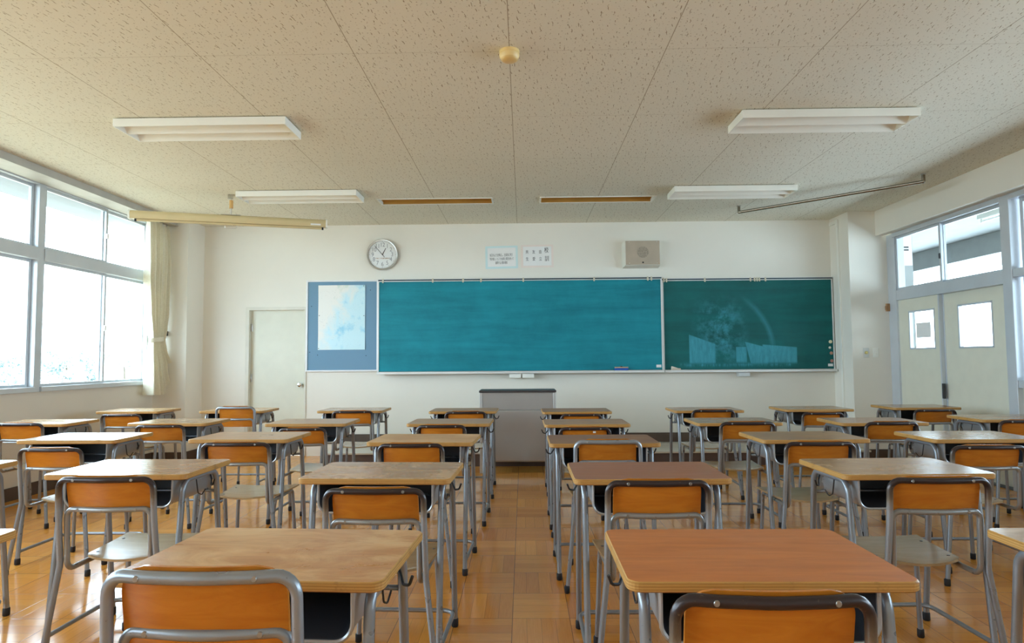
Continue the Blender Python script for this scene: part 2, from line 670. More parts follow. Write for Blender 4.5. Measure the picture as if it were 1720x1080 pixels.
def leaf(num, x, y0, y1, wy0, wy1, wz0, wz1):
    z0, z1 = 0.0145, 1.9495
    b = MB()
    b.box(x, x + .032, y0, y1, z0, wz0)
    b.box(x, x + .032, y0, y1, wz1, z1)
    b.box(x, x + .032, y0, wy0, wz0, wz1)
    b.box(x, x + .032, wy1, y1, wz0, wz1)
    d = struct(b.build('door_%d' % num, BEIGE, smooth=False))
    b = MB()
    b.box(x - .006, x + .036, y0 - .008, y0 + .012, z0, z1, bev=.002)
    b.box(x - .006, x + .036, y1 - .012, y1 + .008, z0, z1, bev=.002)
    b.build('edge_trim', ALU, d)
    b = MB()
    w_ = .014
    b.box(x - .004, x + .036, wy0 - w_, wy0 + .004, wz0 - w_, wz1 + w_)
    b.box(x - .004, x + .036, wy1 - .004, wy1 + w_, wz0 - w_, wz1 + w_)
    b.box(x - .004, x + .036, wy0, wy1, wz0 - w_, wz0 + .004)
    b.box(x - .004, x + .036, wy0, wy1, wz1 - .004, wz1 + w_)
    b.build('window_bead', ALU, d)
    MB().box(x + .014, x + .018, wy0, wy1, wz0, wz1).build('pane', GLASS, d, smooth=False)
    return d


leaf(2, XR + .012, 7.245, 8.03, 7.34, 7.80, 1.36, 1.79)
struct(MB().box(XR - .01, XR + .11, 6.235, 8.03, 0, .014).build('trim_4', ALU_D))  # threshold strip added to stop light leaking under the door leaves
d3 = leaf(3, XR + .055, 6.235, 7.235, 6.50, 6.99, 1.36, 1.80)
MB().box(XR + .0, XR + .022, 7.205, 7.24, 0.80, 0.965, bev=.004).build('lock_plate', DARKMETAL, d3)

# beige door beside the window pillar
b = MB()
b.box(DX0, DX1, YW + .055, YW + .09, 0.005, DZ)
d1 = struct(b.build('door_1', BEIGE, smooth=False))
b = MB()
b.box(DX0 - .035, DX0 + .012, YW - .012, YW + .10, 0, DZ - .012, bev=.002)
b.box(DX1 - .012, DX1 + .012, YW - .012, YW + .10, 0, DZ - .012, bev=.002)
b.box(DX0 - .035, DX1 + .012, YW - .012, YW + .10, DZ - .012, DZ + .03, bev=.002)
b.build('door_frame', DOORFRAME, d1)
b = MB()
b.lathe([(.026, 0), (.026, .006), (.012, .008), (.011, .035), (.026, .042), (.031, .055), (.026, .068), (.008, .072)], axis='y', n=20)
kn = b.build('door_knob', CHROME, d1)
kn.location = (-3.0, YW + .055, 0.945)
kn.scale = (1, -1, 1)
for z in (1.04, 1.72):
    b = MB()
    b.box(DX0 + .013, DX0 + .035, YW + .045, YW + .056, z - .05, z + .05)
    b.tube([(DX0 + .018, YW + .042, z - .052), (DX0 + .018, YW + .042, z + .052)], .007, n=8)
    b.build('hinge', STEEL, d1)

# ------------------------------------------------------------------ corridor beyond the glass
SOFF = plain('outside_concrete', (0.24, 0.25, 0.25), 0.8)
CW = plain('corridor_paint', (0.30, 0.31, 0.30), 0.7)
b = MB()
b.box(XR + .12, 7.3, YB, 14, -0.1, 0)
struct(b.build('floor_corridor', plain('corridor_floor', (0.20, 0.17, 0.13), 0.3), smooth=False))
struct(MB().box(XR - .3, 7.4, YB, 14, 3.02 + .1, 3.25).build('ceiling_corridor', CW, smooth=False))
b = MB()
b.box(7.1, 7.25, YB, 14, 0, 0.88)
b.box(7.1, 7.25, YB, 14, 2.80, 3.15)
for y in (-1.9, 1.8, 5.4, 9.3, 12.8):
    b.box(7.08, 7.27, y - .09, y + .09, 0.85, 2.85)
struct(b.build('wall_corridor', CW, smooth=False))
struct(MB().box(7.25, 8.5, YB, 14, 2.86, 3.1).build('added_corridor_eave', SOFF, smooth=False))  # unseen eave slab added to keep sun and some sky off the corridor
struct(MB().box(XR + .12, 7.3, YB - .1, YB, 0, 3.2).build('wall_corridor_rear', CW, smooth=False))
struct(MB().box(XR + .12, 7.3, 14, 14.1, 0, 3.2).build('wall_corridor_end', CW, smooth=False))
struct(MB().box(XR, XR + .12, 8.2, 14, 0, 3.2).build('wall_corridor_inner', CW, smooth=False))
struct(MB().box(XR + .12, 4.98, 8.30, 8.62, 0, 3.12).build('wall_corridor_pier', CW, smooth=False))
t = thing('corridor_sign', 'small pale sign with two dark lines on corridor pier behind transom glass', 'sign', (4.88, 8.30, 2.62))
MB().box(-.11, .09, -.008, 0, -.20, .20, bev=.002).build('panel', PAPER, t)
for zz in (.035, .0):
    MB().box(-.06, .05, -.0095, -.008, zz - .010, zz + .010).build('printed_line', INK, t)
# corridor fluorescent batten
t = thing('corridor_light', 'slim fluorescent batten on corridor ceiling seen through transom glass', 'ceiling light', (6.0, 8.2, 3.10))
MB().box(-.05, .05, -1.9, 0.3, -.06, .02, bev=.006).build('batten', WHITE, t)
MB().tube([(0, -1.85, -.085), (0, .25, -.085)], .016, n=10).build('tube', plain('lamp_tube', (.88, .88, .86), .3), t)
for y in (-1.86, .26):
    MB().box(-.02, .02, y - .015, y + .015, -.105, -.055, bev=.004).build('lamp_holder', WHITE, t)
# paper on the door pane
tag(MB().box(XR + .02, XR + .0215, 7.42, 7.69, 1.48, 1.655).build('notice', PAPER), 'square sheet taped to small pane of sliding door nearer the chalkboard', 'notice')

# ------------------------------------------------------------------ outside the windows
struct(MB().box(-5.53, XL - .14, YB - 1, 9.3, 3.08, 3.35).build('trim_2', SOFF, smooth=False))
GROUND = plain('outside_ground', (0.27, 0.25, 0.19), 0.9)
struct(MB().quad([(-140, -40, -5.2), (-6, -40, -5.2), (-6, 160, -5.2), (-140, 160, -5.2)]).build('ground', GROUND))


def m_leaf_hazed():
    t = NT('leaves')
    n = t.noise(t.coord(), 1.1, 6, 0.7)
    c = t.mix(t.ramp(n, 0.38, 0.62), (0.32, 0.43, 0.46), (0.46, 0.53, 0.52))  # bright outdoor haze painted into the pale bluish leaf colour
    return t.done(c, 0.8, 0, 0.1)


LEAF_HAZED = m_leaf_hazed()
BARK = plain('bark', (0.16, 0.13, 0.10), 0.9)
rnd = random.Random(3)


def tree(x, y, h, wd, label):
    t = thing('tree', label, 'tree', (x, y, -5.2), rnd.uniform(0, 6), 'trees beyond the windows')
    MB().tube([(0, 0, 0), (.1, 0, h * .35), (0, .1, h * .6)], .22, n=8, r1=.1).build('trunk', BARK, t)
    b = MB()
    blobs = []
    for k in range(26):
        a = rnd.uniform(0, 6.28)
        rr = wd * .5 * math.sqrt(rnd.random())
        zz = h * (.16 + .70 * rnd.random() * (1 - .45 * rr / wd))
        blobs.append((Vector((rr * math.cos(a), rr * math.sin(a), zz)), rnd.uniform(.6, 1.0) * wd * .17))
    for c, sz in blobs:
        for k in range(110):
            d = Vector((rnd.gauss(0, 1), rnd.gauss(0, 1), rnd.gauss(0, 1))).normalized() * sz * rnd.uniform(.55, 1.08)
            p = c + d
            n1 = Vector((rnd.gauss(0, 1), rnd.gauss(0, 1), rnd.gauss(0, 1))).normalized()
            n2 = n1.cross(Vector((rnd.gauss(0, 1), rnd.gauss(0, 1), rnd.gauss(0, 1)))).normalized()
            e = rnd.uniform(.14, .30)
            b.quad([p - n1 * e, p - n2 * e * .6, p + n1 * e, p + n2 * e * .6])
    b.build('crown', LEAF_HAZED, t)


kinds = ['tall', 'broad', 'low round', 'ragged', 'thin', 'dense', 'bushy', 'rounded', 'wide', 'short', 'leafy', 'spreading']
TX = [(-52, 84), (-57.5, 81), (-63, 78), (-68.5, 75), (-74, 72), (-79.5, 69), (-46.5, 87), (-85, 66)]
TX = [TX[5], TX[4], TX[3], TX[2], TX[1], TX[0], TX[6], TX[7]]
names = ['seventh tree from the curtain along the hedge line outside the windows',
         'sixth tree from the curtain along the hedge line outside the windows',
         'fifth tree from the curtain along the hedge line outside the windows',
         'fourth tree from the curtain along the hedge line outside the windows',
         'third tree from the curtain along the hedge line outside the windows',
         'second tree from the curtain along the hedge line outside the windows',
         'haze-pale green tree nearest the curtain in the hedge line outside',
         'last tree of hedge line outside, farthest from the curtain']
for (x, y), nm in zip(TX, names):
    tree(x, y, rnd.uniform(9.0, 10.4), 6.6, nm)
POLE = plain('white_pole', (0.8, 0.8, 0.78), 0.6)
for k, (x, y, h, r, nm) in enumerate(((-33.0, 47.5, 7.2, .14, 'thin white utility pole with crossarm before the trees outside'),
                                      (-30.6, 47.5, 6.6, .42, 'thick white post before the trees, middle of three posts outside'),
                                      (-28.4, 47.5, 6.8, .42, 'thick white post standing closest to the curtain outside'))):
    t = thing('utility_pole' if k == 0 else 'white_post', nm, 'pole' if k == 0 else 'post', (x, y, -5.2))
    MB().tube([(0, 0, 0), (0, 0, h)], r, n=12).build('shaft', POLE, t)
    if k == 0:
        MB().box(-.7, .7, -.06, .06, h - .9, h - .75).build('crossarm', POLE, t)
    else:
        MB().lathe([(r, 0), (r * 1.5, .35), (r * 1.5, .5)], (0, 0, h - .5), n=16).build('cap', POLE, t)

# ------------------------------------------------------------------ ceiling lights
def ceiling_light(x0, y0, label):
    L, Wd = 1.30, .345
    t = thing('ceiling_light', label, 'ceiling light', (x0, y0, ZC), 0, 'surface mounted fluorescent ceiling lights')
    b = MB()
    zt, zb = -.012, -.068
    th = .006
    b.box(0, L, 0, th, zb, zt)
    b.box(0, L, Wd - th, Wd, zb, zt)
    b.box(0, th, th, Wd - th, zb, zt)
    b.box(L - th, L, th, Wd - th, zb, zt)
    b.box(0, L, 0, Wd, zt, zt + .004)
    b.box(.06, L - .06, .05, Wd - .05, zt + .004, 0)
    b.build('housing', WHITE, t, smooth=False)
    # reflector: a wedge between the two lamps and slopes along the long sides
    b = MB()
    for ya, yb in ((th, Wd / 2), (Wd / 2, Wd - th)):
        b.prism([(yb, zb + .001), (yb, zt), (yb - .055, zt)], th, L - th, axis='x')
        b.prism([(ya, zt), (ya + .03, zt), (ya, zb + .02)], th, L - th, axis='x')
    b.build('reflector', WHITE, t, smooth=False)
    for yy in (Wd * .25, Wd * .75):
        MB().tube([(.05, yy - .02, zt - .018), (L - .05, yy - .02, zt - .018)], .013, n=10).build('tube', PAPER, t)


ceiling_light(-3.06, 4.715, 'white fluorescent fixture on the ceiling at the window side, nearer the viewer')
ceiling_light(1.635, 4.715, 'white fluorescent fixture on the ceiling at the corridor side, nearer the viewer')
ceiling_light(-3.07, 6.815, 'white fluorescent fixture above the projection screen case')
ceiling_light(1.625, 6.83, 'white fluorescent fixture beside the steel ceiling rail, nearer the chalkboard')

# recessed slots over the chalkboard
SLOTWOOD = plain('slot_wood', (0.52, 0.27, 0.055), 0.45, 0, 0.12, 3)
for k, (xa, xb) in enumerate(SLOTS):
    t = thing('light_recess', ['recessed brown lined ceiling slot with pale rim, closer to the windows',
                               'recessed brown lined ceiling slot with pale rim, closer to the corridor doors'][k], 'ceiling slot', (0, 0, ZC), 0, 'recessed slots over the chalkboard')
    b = MB()
    h = .24
    for q in ([(xa, SY0, 0), (xb, SY0, 0), (xb, SY0, h), (xa, SY0, h)], [(xa, SY1, 0), (xb, SY1, 0), (xb, SY1, h), (xa, SY1, h)],
              [(xa, SY0, 0), (xa, SY1, 0), (xa, SY1, h), (xa, SY0, h)], [(xb, SY0, 0), (xb, SY1, 0), (xb, SY1, h), (xb, SY0, h)],
              [(xa, SY0, h), (xb, SY0, h), (xb, SY1, h), (xa, SY1, h)]):
        b.quad(q)
    b.build('lining', SLOTWOOD, t, smooth=False)
    b = MB()
    e = .014
    b.box(xa - e, xb + e, SY0 - e, SY0 + .004, -.008, .03)
    b.box(xa - e, xb + e, SY1 - .004, SY1 + e, -.004, .002)
    b.box(xa - e, xa + .004, SY0, SY1, -.008, .03)
    b.box(xb - .004, xb + e, SY0, SY1, -.008, .03)
    b.build('rim', WHITE, t, smooth=False)

# smoke detector
CREAM = plain('aged_cream_plastic', (0.80, 0.60, 0.27), 0.35)
t = thing('smoke_detector', 'round cream smoke detector on ceiling joint', 'smoke detector', (-.066, 3.763, ZC))
MB().lathe([(.060, 0), (.060, -.016), (.057, -.018), (.057, -.021), (.060, -.023), (.058, -.036), (.052, -.046)], n=32).build('body', CREAM, t)
MB().lathe([(.052, -.046), (.050, -.053), (.040, -.060), (.022, -.064), (.003, -.065)], n=32).build('sensor_cap', plain('aged_cap', (0.72, 0.50, 0.20), .35), t)

# steel rail under the ceiling
RODM = plain('dull_steel_rod', (0.30, 0.26, 0.20), 0.25, 0.9, 0.08, 20)
t = thing('ceiling_rail', 'bent steel rail hanging under the ceiling at the corridor side', 'rail', (0, 0, 0))
MB().tube([(2.625, 7.80, ZC), (2.625, 7.80, 3.02), (4.045, 6.505, 3.02), (4.045, 6.505, ZC)], .017, fil=.004, n=14).build('rod', RODM, t)
for x, y in ((2.625, 7.80), (4.045, 6.505)):
    MB().lathe([(.024, 0), (.024, -.008), (.016, -.012)], (x, y, ZC), n=20).build('flange', STEEL, t)

# projection screen
BEIGEM = plain('screen_case_beige', (0.62, 0.50, 0.28), 0.35, 0.15, 0.03)
p0, p1 = Vector((-4.15, 6.72, 2.83)), Vector((-2.24, 7.31, 2.83))
dv = (p1 - p0)
Ls = dv.length
t = thing('projection_screen', 'beige rolled projection screen case hung aslant under ceiling near windows', 'projection screen', p0, math.atan2(dv.y, dv.x))
prof = []
for k in range(14):
    a = R(-30 + 240 * k / 13)
    prof.append((.045 * math.cos(a), .045 * math.sin(a)))
prof += [(-.040, -.045), (.040, -.045)]
MB().prism(prof, 0, Ls, axis='x').build('case', BEIGEM, t, smooth='all', angle=40)
for x in (-.012, Ls - .006):
    MB().prism([(p[0] * 1.08, p[1] * 1.08) for p in prof], x, x + .018, axis='x').build('end_cap', WHITE, t)
MB().box(.05, Ls - .04, -.010, .010, -.068, -.045, bev=.004).build('bottom_bar', BEIGEM, t)
for x in (.045, Ls - .05):
    MB().box(x, x + .02, -.013, .013, -.072, -.044, bev=.003).build('bar_end', BLACK, t)
hx = 0.99
MB().box(hx - .10, hx + .10, -.02, .02, .044, .050).build('mount_plate', STEEL, t)
MB().tube([(hx, 0, .05), (hx, 0, .27)], .009, n=10).build('hanger_rod', STEEL, t)
MB().tube([(hx, 0, .12), (hx, 0, .21)], .020, n=12).build('wooden_grip', plain('grip_wood', (0.62, 0.36, 0.12), .45), t)
MB().box(hx - .035, hx + .02, -.02, .02, .225, .27, bev=.003).build('ceiling_bracket', STEEL, t)
MB().tube([(hx - .06, 0, -.068), (hx - .06, 0, -.10), (hx + .06, 0, -.10), (hx + .06, 0, -.068)], .003, fil=.02, n=8).build('pull_handle', STEEL, t)
MB().box(Ls - .17, Ls - .06, -.0475, -.0440, -.030, -.012).build('label_plate', PAPER, t)

# ------------------------------------------------------------------ curtain
def m_cloth():
    t = NT('curtain_cloth')
    v = t.coord((1, 1, 1))
    n = t.noise(v, 60, 2)
    c = t.mix(t.ramp(n, .3, .7), (0.76, 0.72, 0.58), (0.83, 0.79, 0.66))
    t.done(c, 0.9, 0, 0.1)
    t.b.inputs['Subsurface Weight'].default_value = 0.0
    tl = t.n('ShaderNodeBsdfTranslucent')
    t.set(tl.inputs[0], (0.85, 0.78, 0.58))
    mx = t.n('ShaderNodeMixShader')
    mx.inputs[0].default_value = 0.05
    t.t.links.new(t.b.outputs[0], mx.inputs[1])
    t.t.links.new(tl.outputs[0], mx.inputs[2])
    t.t.links.new(mx.outputs[0], t.out.inputs[0])
    return t.m


CLOTH = m_cloth()
t = thing('curtain', 'cream pleated curtain tied back beside the window pillar', 'curtain', (-4.585, 0, 0))
prof = [(3.02, 7.80, 8.20, .022), (2.9, 7.80, 8.21, .028), (2.4, 7.82, 8.20, .036), (1.9, 7.86, 8.18, .036), (1.65, 7.90, 8.165, .030), (1.54, 7.925, 8.155, .022), (1.45, 7.91, 8.17, .028), (1.2, 7.885, 8.27, .045), (0.868, 7.865, 8.40, .055)]
b = MB()
NU, NV = 150, 44
grid = []
for j in range(NV + 1):
    z = 3.02 + (0.868 - 3.02) * j / NV
    for a, c in zip(prof, prof[1:]):
        if a[0] >= z >= c[0]:
            f = (a[0] - z) / (a[0] - c[0])
            f = f * f * (3 - 2 * f)
            y0, y1, am = (a[i] + (c[i] - a[i]) * f for i in (1, 2, 3))
            break
    row = []
    for i in range(NU + 1):
        u = i / NU
        ph = 2 * math.pi * (5.5 * u + .22 * math.sin(3.1 * u + .5 * z) + .06 * math.sin(4 * z))
        x = am * 1.5 * (math.sin(ph) + .30 * math.sin(2.3 * ph + 1.0)) + .012 * math.sin(2 * z + 4 * u)
        y = y0 + (y1 - y0) * (u + .016 * math.cos(ph))
        row.append(b.bm.verts.new((x, y, z - .01 * math.sin(6 * u) * (j == NV))))
    grid.append(row)
for j in range(NV):
    for i in range(NU):
        b.face((grid[j][i], grid[j][i + 1], grid[j + 1][i + 1], grid[j + 1][i]))
cur = b.build('cloth', CLOTH, t, smooth='all', angle=180)
b = MB()
outer, inner = [], []
for k in range(28):
    a = 2 * math.pi * k / 28
    outer.append((.052 * math.cos(a), 8.04 + .135 * math.sin(a)))
rings = []
for zz, sc in ((1.575, .97), (1.57, 1), (1.525, 1), (1.52, .97)):
    rings.append([b.bm.verts.new((p[0] * sc, 8.04 + (p[1] - 8.04) * sc, zz + .10 * (p[1] - 8.04))) for p in outer])
for A, B in zip(rings, rings[1:]):
    for k in range(28):
        b.face((A[k], A[(k + 1) % 28], B[(k + 1) % 28], B[k]))
b.build('tieback', CLOTH, t, smooth='all')
MB().tube([(0, 7.55, 3.012), (0, 8.22, 3.012)], .012, n=8).build('curtain_rail', ALU, t)
MB().box(-.03, .03, 8.19, 8.25, 1.60, 1.66, bev=.006).build('tieback_hook', DARKMETAL, t)

# ------------------------------------------------------------------ chalkboards
def m_board(name, c0, c1, seed, kind):
    t = NT(name)
    tc = t.n('ShaderNodeTexCoord')
    P = tc.outputs['Object']
    x, y, z = t.xyz(P)
    hs = t.noise(t.coord((.5, 1, 5), (seed, 0, 0)), 1.6, 5, .6, .4)
    cl = t.noise(t.coord((1, 1, 1), (seed * 2, 0, 1)), 2.4, 5, .65)
    dust = t.math('ADD', t.math('MULTIPLY', hs, .55), t.math('MULTIPLY', cl, .45))
    c = t.mix(t.ramp(dust, .36, .66), c0, c1)
    if kind == 'side':
        def rect(xa, xb, za, zb, e=.01):
            fx = t.math('MULTIPLY', t.ramp(x, xa, xa + e), t.ramp(x, xb - e, xb, 1, 0))
            fz = t.math('MULTIPLY', t.ramp(z, za, za + e), t.ramp(z, zb - e, zb, 1, 0))
            return t.math('MULTIPLY', fx, fz)
        streak = t.noise(t.coord((9, 1, 2.0), (3, 0, 0)), 3.0, 4, .7)
        blot = t.noise(t.coord((5, 1, 5), (7, 0, 0)), 1.0, 5, .7)
        def slab(xa, xb, zl, zr, za, shear=0.0, e=.012):
            # patch with a slanted top (zl at its left end, zr at its right end)
            xs_ = t.math('ADD', x, t.math('MULTIPLY', z, shear))
            top = t.math('MULTIPLY_ADD', t.math('SUBTRACT', xs_, xa), (zr - zl) / (xb - xa), zl)
            fx = t.math('MULTIPLY', t.ramp(xs_, xa, xa + e), t.ramp(xs_, xb - e, xb, 1, 0))
            fz = t.math('MULTIPLY', t.ramp(z, za, za + .04), t.ramp(t.math('SUBTRACT', top, z), 0, e))
            return t.math('MULTIPLY', fx, fz)
        pt = slab(.335, .69, .47, .34, .06)
        for q in ((.95, 1.10, .30, .30, .07), (1.16, 1.40, .37, .30, .05, .25), (1.30, 1.76, .33, .29, .06)):
            pt = t.math('MAXIMUM', pt, slab(*q))
        pt = t.math('MULTIPLY', pt, t.ramp(streak, .25, .7, .35, .85))
        area = rect(.35, 1.15, .0, 1.0, .3)
        sm = t.math('MULTIPLY', area, t.ramp(blot, .44, .68, 0, .8))
        sm = t.math('MAXIMUM', sm, t.math('MULTIPLY', rect(.2, 1.7, .02, .10, .04), t.ramp(streak, .4, .7, 0, .7)))
        # wiped arcs
        dx = t.math('SUBTRACT', x, .55)
        dz = t.math('SUBTRACT', z, .20)
        rad = t.math('SQRT', t.math('ADD', t.math('MULTIPLY', dx, dx), t.math('MULTIPLY', dz, dz)))
        arc = t.ramp(t.math('ABSOLUTE', t.math('SUBTRACT', t.math('ADD', rad, t.math('MULTIPLY', cl, .06)), .93)), .0, .05, 1, 0)
        arc = t.math('MULTIPLY', arc, t.math('MULTIPLY', t.ramp(x, 1.0, 1.25), t.ramp(z, .15, .45)))
        f = t.math('MAXIMUM', pt, t.math('MAXIMUM', sm, t.math('MULTIPLY', arc, .35)))
        c = t.mix(t.math('MULTIPLY', f, .95), c, (.07, .40, .52))
    t.bump(t.noise(P, 180, 2), .08, .0006)
    return t.done(c, t.ramp(dust, .3, .7, .50, .66), 0, .3)


BOARD_A = m_board('chalkboard_green_dusty', (0.001, 0.170, 0.220), (0.010, 0.280, 0.350), 1.0, 'main')
BOARD_B = m_board('chalkboard_green_dark', (0.002, 0.085, 0.082), (0.006, 0.145, 0.145), 5.0, 'side')
BFRAME = plain('board_aluminium', (0.72, 0.72, 0.70), 0.4, 0.3, .03)
RAILD = plain('board_rail_dark', (0.03, 0.06, 0.08), 0.5)
CLIPM = plain('clip_cream', (0.62, 0.58, 0.45), 0.5)


def chalkboard(x0, x1, yb, z0, z1, label, mat, clips, sticker, tx0):
    t = thing('chalkboard', label, 'chalkboard', (x0, yb, z0))
    w_ = x1 - x0
    h = z1 - z0
    MB().box(0.01, w_ - .01, -.004, .03, 0.0, h - .03).build('writing_surface', mat, t, smooth=False)
    MB().box(-.004, .014, -.012, .07, -.012, h - .034, bev=.002).build('side_frame', BFRAME, t)
    MB().box(w_ - .014, w_ + .004, -.012, .07, -.012, h - .034, bev=.002).build('side_frame', BFRAME, t)
    b = MB()
    b.box(-.004, w_ + .004, -.014, .07, h - .006, h, mi=0)
    b.box(0, w_, -.004, .07, h - .024, h - .006, mi=1)
    b.box(-.004, w_ + .004, -.014, .07, h - .034, h - .024, mi=0)
    b.build('top_rail', [BFRAME, RAILD], t, smooth=False)
    b = MB()
    b.box(tx0, w_, -.075, .02, -.036, -.012, bev=.004)
    b.box(tx0, w_, -.078, -.070, -.036, -.004, bev=.002)
    b.build('chalk_tray', BFRAME, t)
    for cx in clips:
        b = MB()
        b.box(cx - .011, cx + .011, -.022, -.012, h - .045, h + .004, bev=.003)
        b.box(cx - .008, cx + .008, -.030, -.020, h - .052, h - .036, bev=.003)
        b.build('clip', CLIPM, t)
    if sticker:
        MB().box(w_ - .09, w_ - .025, -.0052, -.0042, .03, .065).build('sticker', PAPER, t)
    return t


def px2x(px):  # board position along the wall, in metres from the left end of the main board
    return (px - 636) * 3.762 / 474


chalkboard(-1.93, 1.845, YW - .08, 1.115, 2.345, 'long blue-green dusty chalkboard, centre panel behind the podium', BOARD_A,
           [px2x(p) + .02 for p in (642, 726, 777, 807, 878, 996.5, 1086, 1092)], True, 0)
chalkboard(1.86, 4.105, YW - .045, 1.112, 2.325, 'shorter dark green chalkboard with erased smears, beside the door pillar', BOARD_B,
           [(p - 1113) * 2.222 / 282 + .02 for p in (1113, 1117.5, 1182, 1258.5, 1265.5, 1269.5, 1273.5, 1283.5)], True, 0)

# bulletin board and map
t = thing('bulletin_board', 'blue-grey bulletin board with white frame between beige door and chalkboard', 'bulletin board', (-2.91, YW - .03, 1.12))
bw, bh = .972, 1.225


def m_felt():
    t_ = NT('bulletin_felt')
    n = t_.noise(t_.coord(), 300, 2)
    c = t_.mix(n, (0.16, 0.285, 0.40), (0.20, 0.34, 0.46))
    return t_.done(c, .85, 0, .15)


MB().box(.01, bw - .01, 0, .03, .01, bh - .01).build('panel', m_felt(), t, smooth=False)
b = MB()
for q in ((0, .022, .02, bh - .02), (bw - .02, bw, .02, bh - .02), (0, bw, 0, .02), (0, bw, bh - .02, bh)):
    b.box(q[0], q[1], -.012, .03, q[2], q[3], bev=.002)
b.build('frame', plain('white_frame', (.80, .80, .80), .4), t)


def m_map():
    t_ = NT('printed_map')
    v = t_.coord()
    x, y, z = t_.xyz(v)
    n = t_.noise(t_.coord((1, 1, 1), (2.3, 0, 0.7)), 3.2, 6, .6, .5)
    dg = t_.math('ADD', t_.math('SUBTRACT', t_.math('MULTIPLY', x, .75), t_.math('MULTIPLY', z, .42)), t_.math('MULTIPLY', n, .75))
    c = t_.mix(t_.ramp(dg, .28, .46), (.84, .83, .78), (.60, .82, .88))
    n2 = t_.noise(t_.coord((1, 1, 1), (9, 0, 3)), 5, 5, .65)
    c = t_.mix(t_.math('MULTIPLY', t_.ramp(n2, .52, .68), t_.ramp(dg, .40, .5)), c, (.30, .64, .80))
    c = t_.mix(t_.math('MULTIPLY', t_.ramp(n2, .3, .42, 1, 0), t_.ramp(dg, .36, .46, 1, 0)), c, (.62, .74, .66))
    sp = t_.noise(t_.coord((1, 1, 2.4), (4, 0, 0)), 55, 2, .6)
    reg = t_.ramp(t_.noise(t_.coord((1, 1, 1), (1, 0, 5)), 6, 2), .45, .6)
    c = t_.mix(t_.math('MULTIPLY', t_.math('MULTIPLY', t_.ramp(sp, .64, .70), reg), .5), c, (.28, .30, .32))
    return t_.done(c, .5, 0, .3)


t = thing('wall_map', 'pale blue and white folded map pinned on the blue-grey board', 'map', (-2.746, YW - .036, 1.41))
b = MB()
mw, mh = .632, .868
for i in range(12):
    for j in range(14):
        def P(i, j):
            u, v = i / 12, j / 14
            y = -.004 + .006 * abs(u - .5) * 2 - .004 - .003 * math.cos(4 * math.pi * v)
            return (u * mw, y, v * mh)
        b.quad([P(i, j), P(i + 1, j), P(i + 1, j + 1), P(i, j + 1)])
bmesh.ops.remove_doubles(b.bm, verts=b.bm.verts, dist=1e-5)
mo = b.build('sheet', m_map(), t)
mo.modifiers.new('thickness', 'SOLIDIFY').thickness = .001
for x, z in ((.613, .855), (.017, .46), (.618, .455), (.012, .018), (-.092, .587), (-.112, -.028), (-.006, -.068), (.646, -.08), (.700, .80)):
    on_map = 0 < x < .63 and 0 < z < .86
    yy = YW - (.040 if on_map else .030)
    tag(MB().lathe([(.0055, 0), (.0055, -.004), (.004, -.007)], (-2.746 + x, yy - (.006 if on_map else 0), 1.41 + z), axis='y', n=10).build('push_pin', BLACK),
        'small dark pin holding the pale blue map' if on_map else 'small dark pin in bare blue-grey felt of bulletin board', 'pin',
        'pins in the map' if on_map else 'loose pins on the bulletin board')

# things on the chalk tray
ERB = plain('eraser_blue', (0.02, 0.10, 0.42), .5)
ERT = plain('eraser_felt', (0.50, 0.36, 0.24), .9)
t = thing('eraser', 'blue and tan blackboard eraser on chalk tray of long board', 'eraser', (1.29, YW - .115, 1.1045))
MB().box(-.09, .09, -.022, .022, 0, .035, bev=.004).build('felt_pad', ERB, t)
MB().box(-.088, .088, -.021, .021, .035, .052, bev=.004).build('grip', ERT, t)
MB().box(-.015, .012, -.022, .022, .050, .062, bev=.004).build('strap', DARKMETAL, t)
t = thing('eraser', 'pale worn eraser lying on tray of dark green board beside frame', 'eraser', (2.02, YW - .085, 1.1005), R(4))
MB().box(-.07, .05, -.022, .022, 0, .03, bev=.006).build('felt_pad', plain('pale_felt', (.62, .52, .42), .9), t)
MB().prism([(-.07, .03), (.02, .03), (-.065, .058)], -.02, .02, axis='y').build('grip', plain('pale_grip', (.74, .68, .58), .8), t)
tag(MB().tube([(2.09, YW - .10, 1.106), (2.16, YW - .10, 1.106)], .0055, n=10).build('chalk_stick', PAPER), 'white chalk stick on tray next to pale worn eraser', 'chalk')
for x, z, r, c, nm in ((4.055, 1.465, .022, (.78, .74, .50), 'cream round magnet, topmost of four by frame of dark green board'),
                       (4.045, 1.388, .016, (.70, .70, .62), 'small white magnet, second of four by frame of dark green board'),
                       (4.062, 1.315, .021, (.48, .26, .18), 'reddish brown round magnet, third of four by frame of dark green board'),
                       (4.065, 1.213, .021, (.42, .20, .16), 'dark red round magnet, lowest of four by frame of dark green board')):
    tag(MB().lathe([(r, 0), (r, -.006), (r * .8, -.010), (r * .3, -.010)], (x, YW - .0495, z), axis='y', n=20).build('magnet', plain('magnet_' + nm[:6].strip(), c, .4)), nm, 'magnet')
# eraser cleaners under the tray
t = thing('tray_drawer', 'pair of small white drawers under tray above the podium', 'tray drawer', (-.02, YW - .08, 1.080))
b = MB()
MB().box(-.165, .165, -.05, .05, -.004, 0, bev=.001).build('holder', BFRAME, t)
for x in (-.085, .085):
    MB().box(x - .078, x + .078, -.062, .05, -.060, -.005, bev=.006).build('drawer', WHITE, t)
t = thing('tray_drawer', 'single small grey drawer under tray of dark green board', 'tray drawer', (2.90, YW - .05, 1.076))
MB().box(-.10, .10, -.04, .04, -.004, 0, bev=.001).build('holder', BFRAME, t)
MB().box(-.075, .075, -.055, .045, -.058, -.005, bev=.006).build('drawer', plain('grey_drawer', (.60, .62, .62), .4), t)

